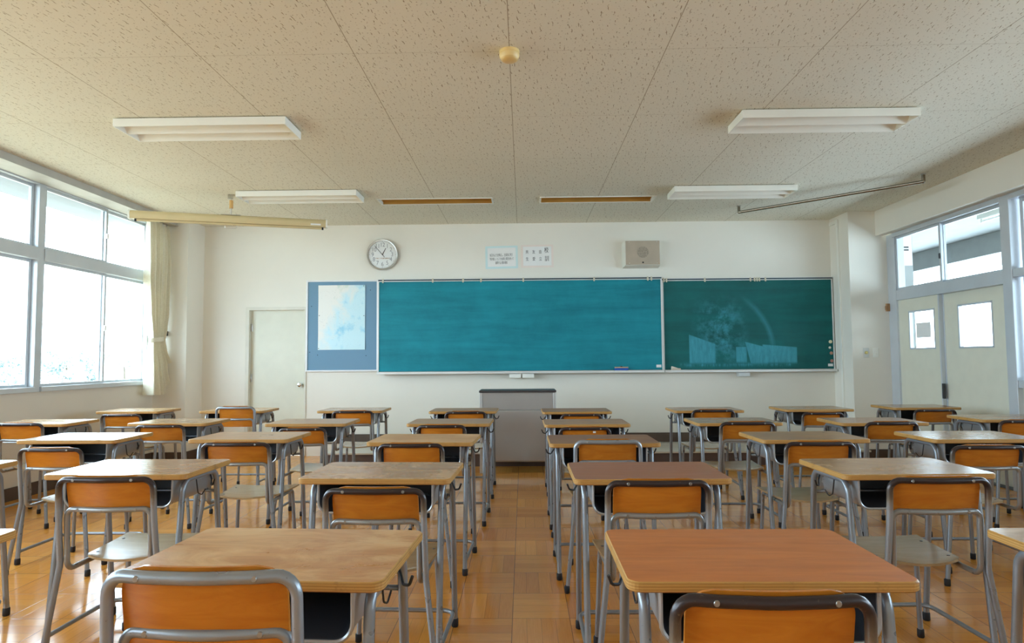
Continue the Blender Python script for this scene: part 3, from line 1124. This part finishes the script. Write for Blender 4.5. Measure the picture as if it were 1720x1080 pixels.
# ------------------------------------------------------------------ clock
CLOCKY = YW - .001
t = thing('wall_clock', 'round white wall clock with steel rim above the bulletin board', 'clock', (-1.885, CLOCKY, 2.688))
MB().lathe([(.205, 0), (.212, -.02), (.210, -.042), (.203, -.050), (.190, -.048), (.186, -.034)], axis='y', n=56, cap=False).build('rim', STEEL, t)
MB().lathe([(.2, -.004), (.19, -.032), (.0005, -.032)], axis='y', n=48).build('dial', plain('dial_white', (.80, .81, .80), .5, 0, .01), t)
NUMG = plain('numeral_grey', (.30, .30, .31), .6)
for h in range(1, 13):
    a = R(90 - 30 * h)
    text_mesh('numeral', str(h), .080, NUMG, (.132 * math.cos(a), -.0330, .132 * math.sin(a)), t, xs=.85)
b = MB()
for h in range(12):
    a = R(30 * h)
    b.lathe([(.004, -.033), (.004, -.0345)], (.175 * math.cos(a), 0, .175 * math.sin(a)), axis='y', n=8)
b.build('hour_marks', NUMG, t)


def hand(name, deg, L, tail, wd, y):
    b = MB()
    a = R(90 - deg)
    d = Vector((math.cos(a), 0, math.sin(a)))
    n = Vector((-d.z, 0, d.x))
    p = [d * L + n * wd * .45, d * L - n * wd * .45, -d * tail - n * wd * .5, -d * tail + n * wd * .5]
    A = [b.bm.verts.new((q.x, y, q.z)) for q in p]
    B = [b.bm.verts.new((q.x, y - .0012, q.z)) for q in p]
    b.face(A)
    b.face(B[::-1])
    for k in range(4):
        b.face((A[k], A[(k + 1) % 4], B[(k + 1) % 4], B[k]))
    b.build(name, INK, t, smooth=False)


hand('hour_hand', 28, .098, .0, .008, -.036)
hand('minute_hand', 319, .160, .045, .006, -.0385)
MB().lathe([(.007, -.033), (.007, -.041)], axis='y', n=14).build('hand_pin', INK, t)
text_mesh('inscription', '平成二十年度卒業記念', .020, plain('gold_brown_print', (.42, .22, .09), .6), (.005, -.0332, -.052), t)

# ------------------------------------------------------------------ posters
def poster(x0, x1, z0, z1, tilt, label, border):
    t = thing('poster', label, 'poster', ((x0 + x1) / 2, YW - .002, (z0 + z1) / 2))
    t.rotation_euler = (0, tilt, 0)
    w_, h = (x1 - x0) / 2, (z1 - z0) / 2
    MB().box(-w_, w_, -.002, .0005, -h, h).build('border', plain('poster_border_' + label[:4], border, .6, 0, .02), t, smooth=False)
    MB().box(-w_ + .03, w_ - .028, -.003, -.002, -h + .028, h - .025).build('sheet', PAPER, t, smooth=False)
    return t


t = poster(-.497, -.06, 2.486, 2.793, R(-1.0), 'white poster with light blue border and three lines of text above board', (.62, .78, .78))
for k, (s, sz) in enumerate((('自己のよさを伸ばし、主体的に学び', .0225), ('「真の個人」としての自覚と責任を持って', .0205), ('自律する人間の育成', .021))):
    o = text_mesh('lettering', s, sz, INK, (-.005, -.0032, .028 - .052 * k), t)
    o.scale = (.86 if k < 2 else .86, 1, 2.0)
t = poster(-.018, .42, 2.495, 2.805, R(-.6), 'white poster with pale pink border and large brush characters above board', (.82, .72, .65))
for s, x, z, sz in (('校', .126, .075, .082), ('訓', .130, -.040, .082), ('自', .042, .055, .055), ('立', .044, -.040, .055), ('友', -.046, .055, .055), ('愛', -.044, -.040, .055), ('共', -.136, .055, .055), ('生', -.134, -.040, .055)):
    o = text_mesh('character', s, sz, INK, (x, -.0032, z), t)
    o.scale = (.72, 1, 1)

# ------------------------------------------------------------------ wall speaker
SPK = plain('speaker_tan', (0.46, 0.38, 0.29), .55)
SPS = plain('speaker_side_white', (0.74, 0.73, 0.66), .5)
t = thing('wall_speaker', 'tan box loudspeaker with round grille on wall above the chalkboards', 'speaker', (1.585, YW, 2.655))
A = [(-.245, 0, -.185), (.235, 0, -.185), (.235, 0, .150), (-.245, 0, .150)]
B = [(-.222, -.14, -.160), (.238, -.14, -.160), (.238, -.14, .170), (-.222, -.14, .170)]
b = MB()
va = [b.bm.verts.new(p) for p in A]
vb = [b.bm.verts.new(p) for p in B]
b.face(va[::-1])
b.face(vb)
for k in range(4):
    b.face((va[k], va[(k + 1) % 4], vb[(k + 1) % 4], vb[k]))
b.build('cabinet', SPS, t, smooth=False)
MB().box(-.216, .232, -.146, -.138, -.154, .164, bev=.003).build('front_panel', SPK, t)


def m_grille():
    t_ = NT('speaker_grille')
    vo = t_.n('ShaderNodeTexVoronoi', feature='F1')
    t_.set(vo.inputs['Vector'], t_.coord((1, 1, 1)))
    vo.inputs['Scale'].default_value = 160
    c = t_.mix(t_.ramp(vo.outputs['Distance'], .25, .45), (.10, .08, .06), (.40, .34, .26))
    return t_.done(c, .6)


MB().lathe([(.074, 0), (.073, -.003), (.001, -.0035)], (.012, -.1462, .012), axis='y', n=40).build('grille', m_grille(), t)
MB().lathe([(.011, 0), (.009, -.006), (.003, -.006)], (.010, -.146, -.125), axis='y', n=16).build('knob', BLACK, t)
for x in (-.170, .195):
    for z in (-.135, .148):
        MB().lathe([(.007, 0), (.005, -.003), (.001, -.003)], (x, -.146, z), axis='y', n=12).build('screw', STEEL, t)

# ------------------------------------------------------------------ small wall fittings
PLATEM = plain('switch_plate', (0.60, 0.60, 0.56), 0.5, 0.1)


def switch(x, label, kind):
    t = thing('light_switch', label, 'switch', (x, 8.19, 1.315), 0)
    MB().box(-.036, .036, -.006, 0, -.060, .060, bev=.003).build('plate', PLATEM if kind == 'dial' else WHITE, t)
    if kind == 'dial':
        MB().lathe([(.020, -.006), (.019, -.018), (.012, -.022), (.002, -.022)], axis='y', n=20).build('dial', plain('brass_dial', (.62, .52, .20), .35, .4), t)
    else:
        for z in (-.026, 0, .026):
            MB().box(-.014, .014, -.010, -.005, z - .010, z + .010, bev=.002).build('button', WHITE, t)
    return t


switch(4.285, 'steel plate switch with yellow dial on pillar face, farther from the doors', 'dial')
switch(4.405, 'white plate switch with three buttons on pillar face, closer to the doors', 'buttons')
t = thing('wooden_latch', 'small brown wooden block on pillar edge beside the sliding doors', 'wooden block', (4.572, 8.19, 1.878))
MB().box(-.022, .020, -.03, 0, -.048, .048, bev=.003).build('block', plain('block_wood', (.40, .22, .10), .6), t)
MB().box(-.030, -.015, -.036, -.004, -.030, .020, bev=.003).build('peg', plain('peg_wood', (.32, .17, .08), .6), t)
t = thing('cable_conduit', 'white vertical cable conduit on side of pillar beside dark green board', 'conduit', (4.119, 8.45, 0))
MB().box(-.016, 0, -.022, .022, 0.02, 2.98, bev=.003).build('duct', WHITE, t)
b = MB()
b.box(-.022, 0, -.03, .03, 2.96, 3.02, bev=.004)
b.box(-.022, 0, -.03, .20, 3.005, 3.05, bev=.004)
b.build('elbow', WHITE, t)

# ------------------------------------------------------------------ platform and podium
PLAT = plain('platform_top_wood', (0.60, 0.56, 0.48), .35, 0, .1, 3)
PLATR = plain('platform_riser_brown', (0.115, 0.080, 0.070), .5, 0, .12, 5)
t = thing('teaching_platform', 'long low platform with dark brown riser along front wall', 'platform', (0, 0, 0))
MB().box(-2.39, 4.08, 7.76, YW - .001, .145, .165, bev=.004).build('deck', PLAT, t)
MB().box(-2.37, 4.07, 7.775, YW - .01, 0, .145).build('riser', PLATR, t, smooth=False)

PODG = plain('podium_grey', (0.40, 0.38, 0.36), .35, .35, .05, 2)
PODP = plain('podium_post', (0.58, 0.58, 0.57), .35, .5, .03)
PODT = plain('podium_top', (0.05, 0.042, 0.042), .4)
t = thing('podium', 'grey metal teacher podium with dark top in front of the chalkboard', 'podium', (-.065, 7.3, 0))
MB().box(-.432, .432, -.02, .40, .895, .918, bev=.004).build('top', PODT, t)
for s in (-1, 1):
    b = MB()
    b.box(s * .412 - .016, s * .412 + .016, 0, .03, 0, .895, bev=.003)
    b.box(s * .412 - .016, s * .412 + .016, .35, .38, 0, .895, bev=.003)
    b.box(s * .412 - .008, s * .412 + .008, .03, .35, .12, .895)
    b.build('side_post', PODP, t)
MB().box(-.396, .396, .006, .02, .702, .893, bev=.002).build('upper_panel', PODG, t)
# lower front sheet, gently dented
b = MB()
nx, nz = 40, 30
rows = []
for j in range(nz + 1):
    rr = []
    for i in range(nx + 1):
        x = -.396 + .792 * i / nx
        z = .125 + .572 * j / nz
        dnt = .012 * math.exp(-((x + .01) / .22) ** 2 - ((z - .46) / .16) ** 2) - .010 * math.exp(-((x - .10) / .06) ** 2 - ((z - .14) / .10) ** 2)
        rr.append(b.bm.verts.new((x, .010 + dnt, z)))
    rows.append(rr)
for j in range(nz):
    for i in range(nx):
        b.face((rows[j][i], rows[j][i + 1], rows[j + 1][i + 1], rows[j + 1][i]))
o = b.build('lower_panel', PODG, t, smooth='all', angle=180)
o.modifiers.new('sheet', 'SOLIDIFY').thickness = .004
MB().box(-.396, .396, .02, .36, .68, .69).build('shelf', PODG, t)

# ------------------------------------------------------------------ school furniture materials
def m_metal(name, base, wear_c, amt):
    t = NT(name)
    v = t.coord()
    n = t.noise(v, 55, 4, .7)
    n2 = t.noise(v, 9, 3)
    c = t.mix(t.ramp(n2, .3, .7), tuple(x * .9 for x in base), base)
    c = t.mix(t.ramp(n, .70 - amt, .74 - amt * .9, 0, .8), c, wear_c)
    return t.done(c, t.ramp(n2, .3, .7, .26, .36), .5, .5)


GREY = m_metal('grey_painted_tube', (0.30, 0.325, 0.36), (0.13, 0.12, 0.11), .03)
GREYW = m_metal('worn_grey_tube', (0.32, 0.325, 0.325), (0.17, 0.14, 0.105), .06)
TRAYM = m_metal('tray_grey_paint', (0.42, 0.44, 0.46), (0.2, 0.2, 0.2), .02)
TRAY_SHADE = plain('tray_inner_shade', (0.045, 0.050, 0.062), .38)  # shade inside the book tray painted as a dark colour


def m_band():
    """Top bar of a chair: dark sleeve that is worn through to grey paint further down the bends."""
    t = NT('dark_worn_top_bar')
    v = t.coord()
    x, y, z = t.xyz(v)
    n = t.noise(v, 30, 5, .7)
    zz = t.math('ADD', z, t.math('MULTIPLY', t.math('SUBTRACT', n, .5), .05))
    f = t.ramp(zz, .700, .765)
    grey = (0.30, 0.32, 0.345)
    mid = (0.20, 0.155, 0.105)
    dark = (0.036, 0.024, 0.025)
    c = t.mix(t.ramp(zz, .660, .715), grey, mid)
    c = t.mix(f, c, dark)
    c = t.mix(t.ramp(t.noise(v, 90, 3), .68, .74, 0, .5), c, mid)
    return t.done(c, .28, .3, .5)


BAND = m_band()
SCREW = plain('screw_steel', (0.34, 0.33, 0.31), 0.35, 0.8)


def m_ply(name, c0, c1, rough, seedscale=1.0):
    t = NT(name)
    oi = t.n('ShaderNodeObjectInfo')
    tc = t.n('ShaderNodeTexCoord')
    mp = t.n('ShaderNodeMapping')
    t.t.links.new(tc.outputs['Object'], mp.inputs[0])
    mp.inputs['Scale'].default_value = (2.2, 14, 14)
    cb = t.n('ShaderNodeCombineXYZ')
    t.set(cb.inputs[0], t.math('MULTIPLY', oi.outputs['Random'], 50.0))
    t.set(cb.inputs[2], t.math('MULTIPLY', oi.outputs['Random'], 23.0))
    t.t.links.new(cb.outputs[0], mp.inputs['Location'])
    g = t.noise(mp.outputs[0], 2.0 * seedscale, 6, .62, .9)
    c = t.mix(t.ramp(g, .25, .75), c0, c1)
    tone = t.ramp(oi.outputs['Random'], 0, 1, .84, 1.12)
    c = t.mix(1.0, c, tone, 'MULTIPLY')
    sc = t.noise(t.coord((9, 9, 9)), 3, 6, .8, 1.5)
    c = t.mix(t.ramp(sc, .66, .74, 0, .16), c, (.72, .52, .30))
    t.bump(g, .05, .001)
    return t.done(c, rough, 0, .45)


PLYB = m_ply('orange_varnished_plywood', (0.42, 0.122, 0.010), (0.60, 0.215, 0.022), .24)
PLYS = m_ply('seat_plywood_greyed', (0.36, 0.235, 0.115), (0.50, 0.355, 0.19), .20)


def m_top():
    t = NT('desk_top_wood')
    oi = t.n('ShaderNodeObjectInfo')
    tc = t.n('ShaderNodeTexCoord')
    mp = t.n('ShaderNodeMapping')
    t.t.links.new(tc.outputs['Object'], mp.inputs[0])
    mp.inputs['Scale'].default_value = (1.6, 13, 1)
    cb = t.n('ShaderNodeCombineXYZ')
    t.set(cb.inputs[0], t.math('MULTIPLY', oi.outputs['Random'], 40.0))
    t.set(cb.inputs[1], t.math('MULTIPLY', oi.outputs['Random'], 91.0))
    t.t.links.new(cb.outputs[0], mp.inputs['Location'])
    g = t.noise(mp.outputs[0], 2.6, 6, .62, .7)
    mp2 = t.n('ShaderNodeMapping')
    t.t.links.new(tc.outputs['Object'], mp2.inputs[0])
    mp2.inputs['Scale'].default_value = (2.0, 4.0, 1)
    t.t.links.new(cb.outputs[0], mp2.inputs['Location'])
    wear = t.noise(mp2.outputs[0], 1.7, 6, .7, .8)
    col = oi.outputs['Color']
    dk = t.mix(1.0, col, (.72, .66, .60, 1), 'MULTIPLY')
    c = t.mix(t.ramp(g, .25, .72), dk, col)
    c = t.mix(t.math('MULTIPLY', t.ramp(wear, .42, .66, 0, .8), oi.outputs['Alpha']), c, (.74, .49, .24))
    c = t.mix(t.math('MULTIPLY', t.ramp(wear, .60, .75, 0, .22), oi.outputs['Alpha']), c, (.20, .12, .06))
    sc = t.noise(t.coord((30, 4, 1)), 3, 4, .8, 2.0)
    t.bump(t.math('ADD', g, t.math('MULTIPLY', wear, .6)), .05, .0015)
    return t.done(c, t.math('ADD', t.math('DIVIDE', oi.outputs['Object Index'], 100.0), t.ramp(wear, .3, .7, .0, .10)), 0, .4)


TOPW = m_top()


def m_edge():
    t = NT('plywood_edge')
    v = t.coord()
    x, y, z = t.xyz(v)
    n = t.noise(v, 30, 3)
    s = t.math('SINE', t.math('ADD', t.math('MULTIPLY', z, 950.0), t.math('MULTIPLY', n, 1.5)))
    c = t.mix(t.ramp(s, -.6, .6), (.40, .20, .05), (.54, .31, .095))
    c = t.mix(t.ramp(t.noise(v, 12, 5, .7), .56, .68, 0, .55), c, (.14, .07, .025))
    return t.done(c, .4, 0, .4)


EDGE = m_edge()


# ------------------------------------------------------------------ desk
DH = 0.775          # desk height


def make_desk():
    """Origin on the floor under the middle of the front (sitting side) edge; desk extends towards +Y."""
    t = thing('school_desk', '', 'desk')
    w2, dp = .325, .45
    # top: rounded slab
    b = MB()
    ol = rrect(-w2, w2, 0, dp, .032, 6)
    e = .004
    oi = rrect(-w2 + e, w2 - e, e, dp - e, .029, 6)
    z1, z0 = DH, DH - .024
    R0 = [b.bm.verts.new((p[0], p[1], z0)) for p in oi]
    R1 = [b.bm.verts.new((p[0], p[1], z0 + e)) for p in ol]
    R2 = [b.bm.verts.new((p[0], p[1], z1 - e)) for p in ol]
    R3 = [b.bm.verts.new((p[0], p[1], z1)) for p in oi]
    n = len(ol)
    b.face(R0[::-1], 1)
    b.face(R3, 0)
    for A, B in ((R0, R1), (R1, R2), (R2, R3)):
        for k in range(n):
            b.face((A[k], A[(k + 1) % n], B[(k + 1) % n], B[k]), 1)
    top = b.build('tabletop', [TOPW, EDGE], t, angle=50)
    # book tray: open front, rounded bottom corners
    zt, zb, tw, th = DH - .026, DH - .150, .245, .003
    def U(w_, z, r):
        pts = [(-w_, zt)]
        for k in range(7):
            a = R(180 + 90 * k / 6)
            pts.append((-w_ + r + r * math.cos(a), z + r + r * math.sin(a)))
        for k in range(7):
            a = R(270 + 90 * k / 6)
            pts.append((w_ - r + r * math.cos(a), z + r + r * math.sin(a)))
        pts.append((w_, zt))
        return pts
    b = MB()
    Uo, Ui = U(tw, zb, .045), U(tw - th, zb + th, .042)
    y0, y1 = .045, .40
    vo0 = [b.bm.verts.new((p[0], y0, p[1])) for p in Uo]
    vo1 = [b.bm.verts.new((p[0], y1, p[1])) for p in Uo]
    vi0 = [b.bm.verts.new((p[0], y0, p[1])) for p in Ui]
    vi1 = [b.bm.verts.new((p[0], y1 - th, p[1])) for p in Ui]
    for k in range(len(Uo) - 1):
        b.face((vo0[k], vo0[k + 1], vo1[k + 1], vo1[k]), 0)
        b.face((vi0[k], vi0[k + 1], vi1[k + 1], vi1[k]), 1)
        b.face((vo0[k], vo0[k + 1], vi0[k + 1], vi0[k]), 0)
    b.face(vo1, 0)
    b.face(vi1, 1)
    tray = b.build('book_tray', [TRAYM, TRAY_SHADE], t, smooth='all', angle=40)
    MB().tube([(p[0], y0, p[1]) for p in Uo], .0055, n=6).build('tray_rim', TRAYM, tray)
    # inverted-U side frames, each split at the middle into two legs
    xl = .277
    zt = DH - .040
    for s in (-1, 1):
        for f in (0, 1):
            yt, yf = (.075, .0) if f == 0 else (.375, .452)
            leg = MB().tube([(s * xl, yf, .02), (s * xl, yt, zt), (s * xl, .225, zt)], .0135, fil=.055, n=10).build('leg', GREY, t)
            MB().lathe([(.0135, 0), (.0165, .004), (.0165, .036), (.0135, .040)], (s * xl, yf + .002 * (1 - 2 * f), 0), n=12).build('rubber_foot', BLACK, leg)
        # bag hook
        hk = [(s * (xl - .004), .33, DH - .058), (s * (xl + .012), .31, DH - .078), (s * (xl + .030), .27, DH - .096), (s * (xl + .052), .245, DH - .088), (s * (xl + .062), .236, DH - .062)]
        b = MB().tube(hk, .0042, fil=.02, n=8)
        b.tube([(s * (xl - .012), .205, DH - .035), (s * (xl - .010), .225, DH - .125), (s * (xl - .010), .260, DH - .140), (s * (xl - .008), .290, DH - .118)], .0028, fil=.015, n=6)
        b.build('hook', DARKMETAL, t)
    # foot rail: along both sides and across the rear
    MB().tube([(-xl, .012, .078), (-xl, .44, .078), (xl, .44, .078), (xl, .012, .078)], .010, fil=.06, n=10).build('foot_rail', GREY, t)
    # tray bearer strips
    b = MB()
    b.tube([(-xl, .39, DH - .145), (xl, .39, DH - .145)], .008, n=8)
    b.build('crossbar', GREY, t)
    return t


# ------------------------------------------------------------------ chair
def make_chair(band):
    """Origin on the floor under the top bar; the chair faces +Y (towards its desk)."""
    t = thing('school_chair', '', 'chair')
    r = .0118
    zt = .785
    # back frame: top bar bowed backwards, uprights down to the waist
    pts = [(-.193, .030, .46), (-.190, .008, .64), (-.188, .0, zt), (-.11, -.016, zt), (0, -.026, zt), (.11, -.016, zt), (.188, .0, zt), (.190, .008, .64), (.193, .030, .46)]
    MB().tube(pts, r, fil=[0, 0, .062, .2, .3, .2, .062, 0, 0], n=12).build('back_frame', BAND if band else GREY, t)
    for s in (-1, 1):
        leg = MB().tube([(s * .193, .031, .47), (s * .193, .030, .44), (s * .245, .0, .02)], r, fil=.08, n=12).build('rear_leg', GREY, t)
        MB().lathe([(.0125, 0), (.0155, .004), (.0155, .036), (.0125, .040)], (s * .247, -.001, 0), n=12).build('rubber_foot', BLACK, leg)
    # lower bar, loops and seat rails as one bent tube
    zl = .662 if band else .678
    for s in (0,):
        pts = [(-.168, .44, .418), (-.168, .115, .418), (-.168, .036, .418), (-.168, .026, zl), (0, -.002, zl), (.168, .026, zl), (.168, .036, .418), (.168, .115, .418), (.168, .44, .418)]
        MB().tube(pts, .0108, fil=[0, 0, .055, .030, .4, .030, .055, 0, 0], n=12).build('seat_frame', GREYW if band else GREY, t)
    for s in (-1, 1):
        leg = MB().tube([(s * .168, .40, .418), (s * .168, .462, .418), (s * .186, .480, .02)], .0108, fil=.045, n=12).build('front_leg', GREY, t)
        MB().lathe([(.0115, 0), (.0148, .004), (.0148, .036), (.0115, .040)], (s * .1868, .481, 0), n=12).build('rubber_foot', BLACK, leg)
    MB().tube([(-.168, .40, .408), (.168, .40, .408)], .008, n=8).build('seat_brace', GREY, t)
    # backrest: curved plywood board fixed on the sitting side of the two bars
    b = MB()
    nx, nz = 18, 28
    x2, z0, z1, th = .166, (.654 if band else .610), .802, .009
    rc = .055
    def P(i, j, side):
        u = -1 + 2 * i / nx
        v = j / nz
        z = z0 + (z1 - z0) * v
        hw = x2
        dz = z - (z1 - rc)
        if dz > 0:
            hw = x2 - rc + math.sqrt(max(0, rc * rc - dz * dz))
        x = u * hw
        yb = -.026 + .026 * (x / .188) ** 2
        lean = .010 + .030 * (1 - v)
        return (x, yb + lean + (th if side else 0), z)
    G = [[[b.bm.verts.new(P(i, j, sd)) for i in range(nx + 1)] for j in range(nz + 1)] for sd in (0, 1)]
    for sd in (0, 1):
        for j in range(nz):
            for i in range(nx):
                b.face((G[sd][j][i], G[sd][j][i + 1], G[sd][j + 1][i + 1], G[sd][j + 1][i]))
    rim = [(0, i) for i in range(nx)] + [(j, nx) for j in range(nz)] + [(nz, i) for i in range(nx, 0, -1)] + [(j, 0) for j in range(nz, 0, -1)]
    for a in range(len(rim)):
        (ja, ia), (jb, ib) = rim[a], rim[(a + 1) % len(rim)]
        b.face((G[0][ja][ia], G[0][jb][ib], G[1][jb][ib], G[1][ja][ia]))
    br = b.build('backrest', PLYB, t, smooth='all', angle=40)
    for x in (-.115, .115):
        MB().lathe([(.0062, 0), (.0050, -.002), (.001, -.002)], (x, -.0155 - .0114, zt), axis='y', n=12).build('screw', SCREW, br)
        MB().lathe([(.0062, 0), (.0050, -.002), (.001, -.002)], (x, .0172 - .0106, zl), axis='y', n=12).build('screw', SCREW, br)
    # seat: dished plywood with rounded rear corners
    b = MB()
    nx, ny, th = 16, 14, .010
    ys0, ys1 = .115, .500
    def Q(i, j, side):
        u = -1 + 2 * i / nx
        v = j / ny
        hw = .168 + .030 * v
        if v < .22:
            q = 1 - v / .22
            hw *= (1 - .30 * q ** 3)
        y = ys0 + (ys1 - ys0) * v
        if j == 0:
            y += .0
        y -= (1 - u * u) * .018 * (1 - v)
        x = u * hw
        z = .430 + .008 * (u * u) - .004 + .004 * (2 * v - 1) ** 2
        return (x, y, z + (th if side else 0))
    G = [[[b.bm.verts.new(Q(i, j, sd)) for i in range(nx + 1)] for j in range(ny + 1)] for sd in (0, 1)]
    for sd in (0, 1):
        for j in range(ny):
            for i in range(nx):
                b.face((G[sd][j][i], G[sd][j][i + 1], G[sd][j + 1][i + 1], G[sd][j + 1][i]))
    rim = [(0, i) for i in range(nx)] + [(j, nx) for j in range(ny)] + [(ny, i) for i in range(nx, 0, -1)] + [(j, 0) for j in range(ny, 0, -1)]
    for a in range(len(rim)):
        (ja, ia), (jb, ib) = rim[a], rim[(a + 1) % len(rim)]
        b.face((G[0][ja][ia], G[0][jb][ib], G[1][jb][ib], G[1][ja][ia]))
    seat = b.build('seat', PLYS, t, smooth='all', angle=40)
    for x, y in ((-.150, .20), (.150, .20), (-.165, .41), (.165, .41)):
        MB().lathe([(.007, 0), (.0055, .002), (.001, .002)], (x, y, .4425), n=10).build('screw', DARKMETAL, seat)
    return t


# ------------------------------------------------------------------ set out the classroom
ORD = {1: 'first', 2: 'second', 3: 'third', 4: 'fourth', 5: 'fifth', 6: 'sixth', 7: 'seventh', 8: 'eighth'}
ROW = {'E': 'row nearest the chalkboard', 'D': 'second row from chalkboard', 'C': 'third row from chalkboard', 'B': 'fourth row from chalkboard', 'A': 'rearmost row'}
TAN = (.60, .32, .115)
PALE = (.60, .40, .22)
RED = (.46, .185, .065)
BROWN = (.37, .17, .075)
DARK = (.27, .125, .060)
# key: column from the windows -> (x, y of sitting edge, turn in degrees, colour, wear, words)
DESKS = {
    'A3': (-1.83, 1.50, 0, PALE, .5, 'worn pale-topped'), 'A4': (-.643, 1.487, -3.5, (.54, .245, .070), 1.0, 'scuffed tan-topped'),
    'A5': (.552, 1.467, -.3, (.60, .20, .040), .0, 'smooth reddish-topped'), 'A6': (1.64, 1.47, 0, PALE, .6, 'scratched pale-topped'),
    'B2': (-2.89, 2.85, 0, PALE, .6, 'bright pale-topped'), 'B3': (-1.81, 2.855, -1, BROWN, .5, 'brown-topped'),
    'B4': (-.632, 2.725, -2.5, (.50, .26, .115), .65, 'light brown-topped'), 'B5': (.53, 2.69, 0, (.36, .125, .05), .12, 'red-brown topped'),
    'B6': (1.665, 2.775, 1.5, (.42, .24, .12), .5, 'grained brown-topped'),
    'C2': (-2.92, 4.11, 0, PALE, .6, 'pale-topped'), 'C3': (-1.815, 4.10, -2, (.48, .29, .17), .5, 'tan-topped'),
    'C4': (-.63, 3.905, -3, TAN, 1.0, 'worn tan-topped'), 'C5': (.475, 3.81, 0, (.24, .115, .065), .2, 'dark brown-topped'),
    'C6': (1.755, 3.935, 1, (.36, .21, .11), .5, 'brown-topped'), 'C7': (2.755, 3.91, 0, (.42, .25, .14), .5, 'brown-topped'),
    'D1': (-4.02, 5.2, 0, PALE, .6, 'pale-topped'), 'D2': (-2.87, 5.18, -2, (.50, .33, .20), .5, 'tan-topped'),
    'D3': (-1.72, 5.09, -1.5, (.42, .26, .16), .5, 'tan-topped'), 'D4': (-.585, 5.02, -1.5, (.46, .28, .17), .5, 'tan-topped'),
    'D5': (.48, 4.91, 0, (.36, .22, .14), .4, 'brown-topped'), 'D6': (1.635, 4.95, 0, (.40, .23, .12), .5, 'brown-topped'),
    'D7': (2.69, 4.89, 0, (.33, .15, .075), .3, 'red-brown topped'), 'D8': (3.86, 5.09, 0, (.40, .24, .14), .5, 'brown-topped'),
    'E1': (-3.97, 6.46, 0, PALE, .6, 'pale-topped'), 'E2': (-2.905, 6.42, 0, TAN, .5, 'tan-topped'),
    'E3': (-1.71, 6.36, -1, (.44, .28, .17), .4, 'tan-topped'), 'E4': (-.585, 6.2, -1, (.42, .25, .14), .4, 'tan-topped'),
    'E5': (.50, 6.08, 0, (.34, .18, .10), .3, 'brown-topped'), 'E6': (1.74, 6.12, 0, (.38, .21, .11), .3, 'brown-topped'),
    'E7': (2.79, 6.18, 0, (.40, .24, .13), .4, 'brown-topped'), 'E8': (3.875, 6.31, 0, (.38, .21, .11), .4, 'brown-topped'),
}
GLOSS = {'A4': 26, 'A5': 34, 'B4': 22, 'B5': 30, 'C4': 34, 'C5': 44, 'D4': 30, 'D5': 36, 'E4': 30, 'E5': 34, 'C3': 26, 'D3': 26, 'C6': 26, 'B6': 20, 'A3': 16}
proto = make_desk()
first = True
for key, (x, y, rz, colr, wear, words) in DESKS.items():
    o = proto if first else copy_tree(proto)
    first = False
    o.location = (x, y, 0)
    o.rotation_euler = (0, 0, R(rz))
    o['label'] = '%s school desk, %s column from the windows, %s' % (words, ORD[int(key[1])], ROW[key[0]])
    o['group'] = 'school desks in rows'
    for ch in o.children:
        if ch.name.startswith('tabletop'):
            ch.color = (*colr, wear)
            ch.pass_index = GLOSS.get(key, 14)      # varnish: hundredths of roughness

# key -> x, y of top bar, width scale, height of top bar
CHAIRS = {
    'A4': (-.629, 1.277, .992, .856), 'A5': (.465, 1.257, .964, .816), 'B3': (-1.70, 2.64, 1.027, .795), 'B4': (-.575, 2.51, 1.004, .770),
    'B5': (.503, 2.48, .998, .801), 'B6': (1.599, 2.56, .992, .792), 'C2': (-2.853, 3.90, 1.014, .745), 'C3': (-1.728, 3.90, 1.071, .772),
    'C4': (-.639, 3.69, .959, .787), 'C5': (.461, 3.60, .944, .812), 'C6': (1.673, 3.73, 1.002, .779), 'C7': (2.595, 3.70, 1.054, .758),
    'D1': (-3.905, 4.99, .983, .793), 'D2': (-2.791, 4.97, .971, .775), 'D3': (-1.661, 4.88, .93, .755), 'D4': (-.607, 4.81, .93, .778),
    'D5': (.439, 4.70, .954, .767), 'D6': (1.613, 4.74, 1.022, .794), 'D7': (2.609, 4.68, .958, .794), 'D8': (3.703, 4.88, 1.014, .781),
    'E1': (-3.893, 6.25, 1.0, .755), 'E2': (-2.762, 6.21, .984, .823), 'E3': (-1.617, 6.15, 1.0, .781), 'E4': (-.533, 5.99, .98, .781),
    'E5': (.518, 5.87, .95, .763), 'E6': (1.708, 5.91, .983, .790), 'E7': (2.714, 5.97, .959, .755), 'E8': (3.803, 6.10, 1.0, .765),
}
NOBAND = {'A4', 'C5', 'E2'}
protos = {True: make_chair(True), False: make_chair(False)}
used = {True: False, False: False}
for key, (x, y, sx, zt) in CHAIRS.items():
    band = key not in NOBAND
    o = copy_tree(protos[band]) if used[band] else protos[band]
    used[band] = True
    o.location = (x, y, 0)
    o.scale = (sx, 1, zt / .785)
    o.rotation_euler = (0, 0, R(random.uniform(-1.2, 1.2)))
    o['label'] = 'plywood chair with %s top bar, %s column from the windows, %s' % ('dark' if band else 'plain grey', ORD[int(key[1])], ROW[key[0]])
    o['group'] = 'school chairs behind the desks'
    # paper stickers on two chair backs
    st = {'C5': (0, -.0125, .634, .052, .016), 'D5': (.07, -.012, .760, .020, .006)}.get(key)
    if st:
        MB().box(st[0] - st[3] / 2, st[0] + st[3] / 2, st[1] - .001, st[1] + .012, st[2] - st[4], st[2] + st[4]).build('paper_sticker', PAPER, o)
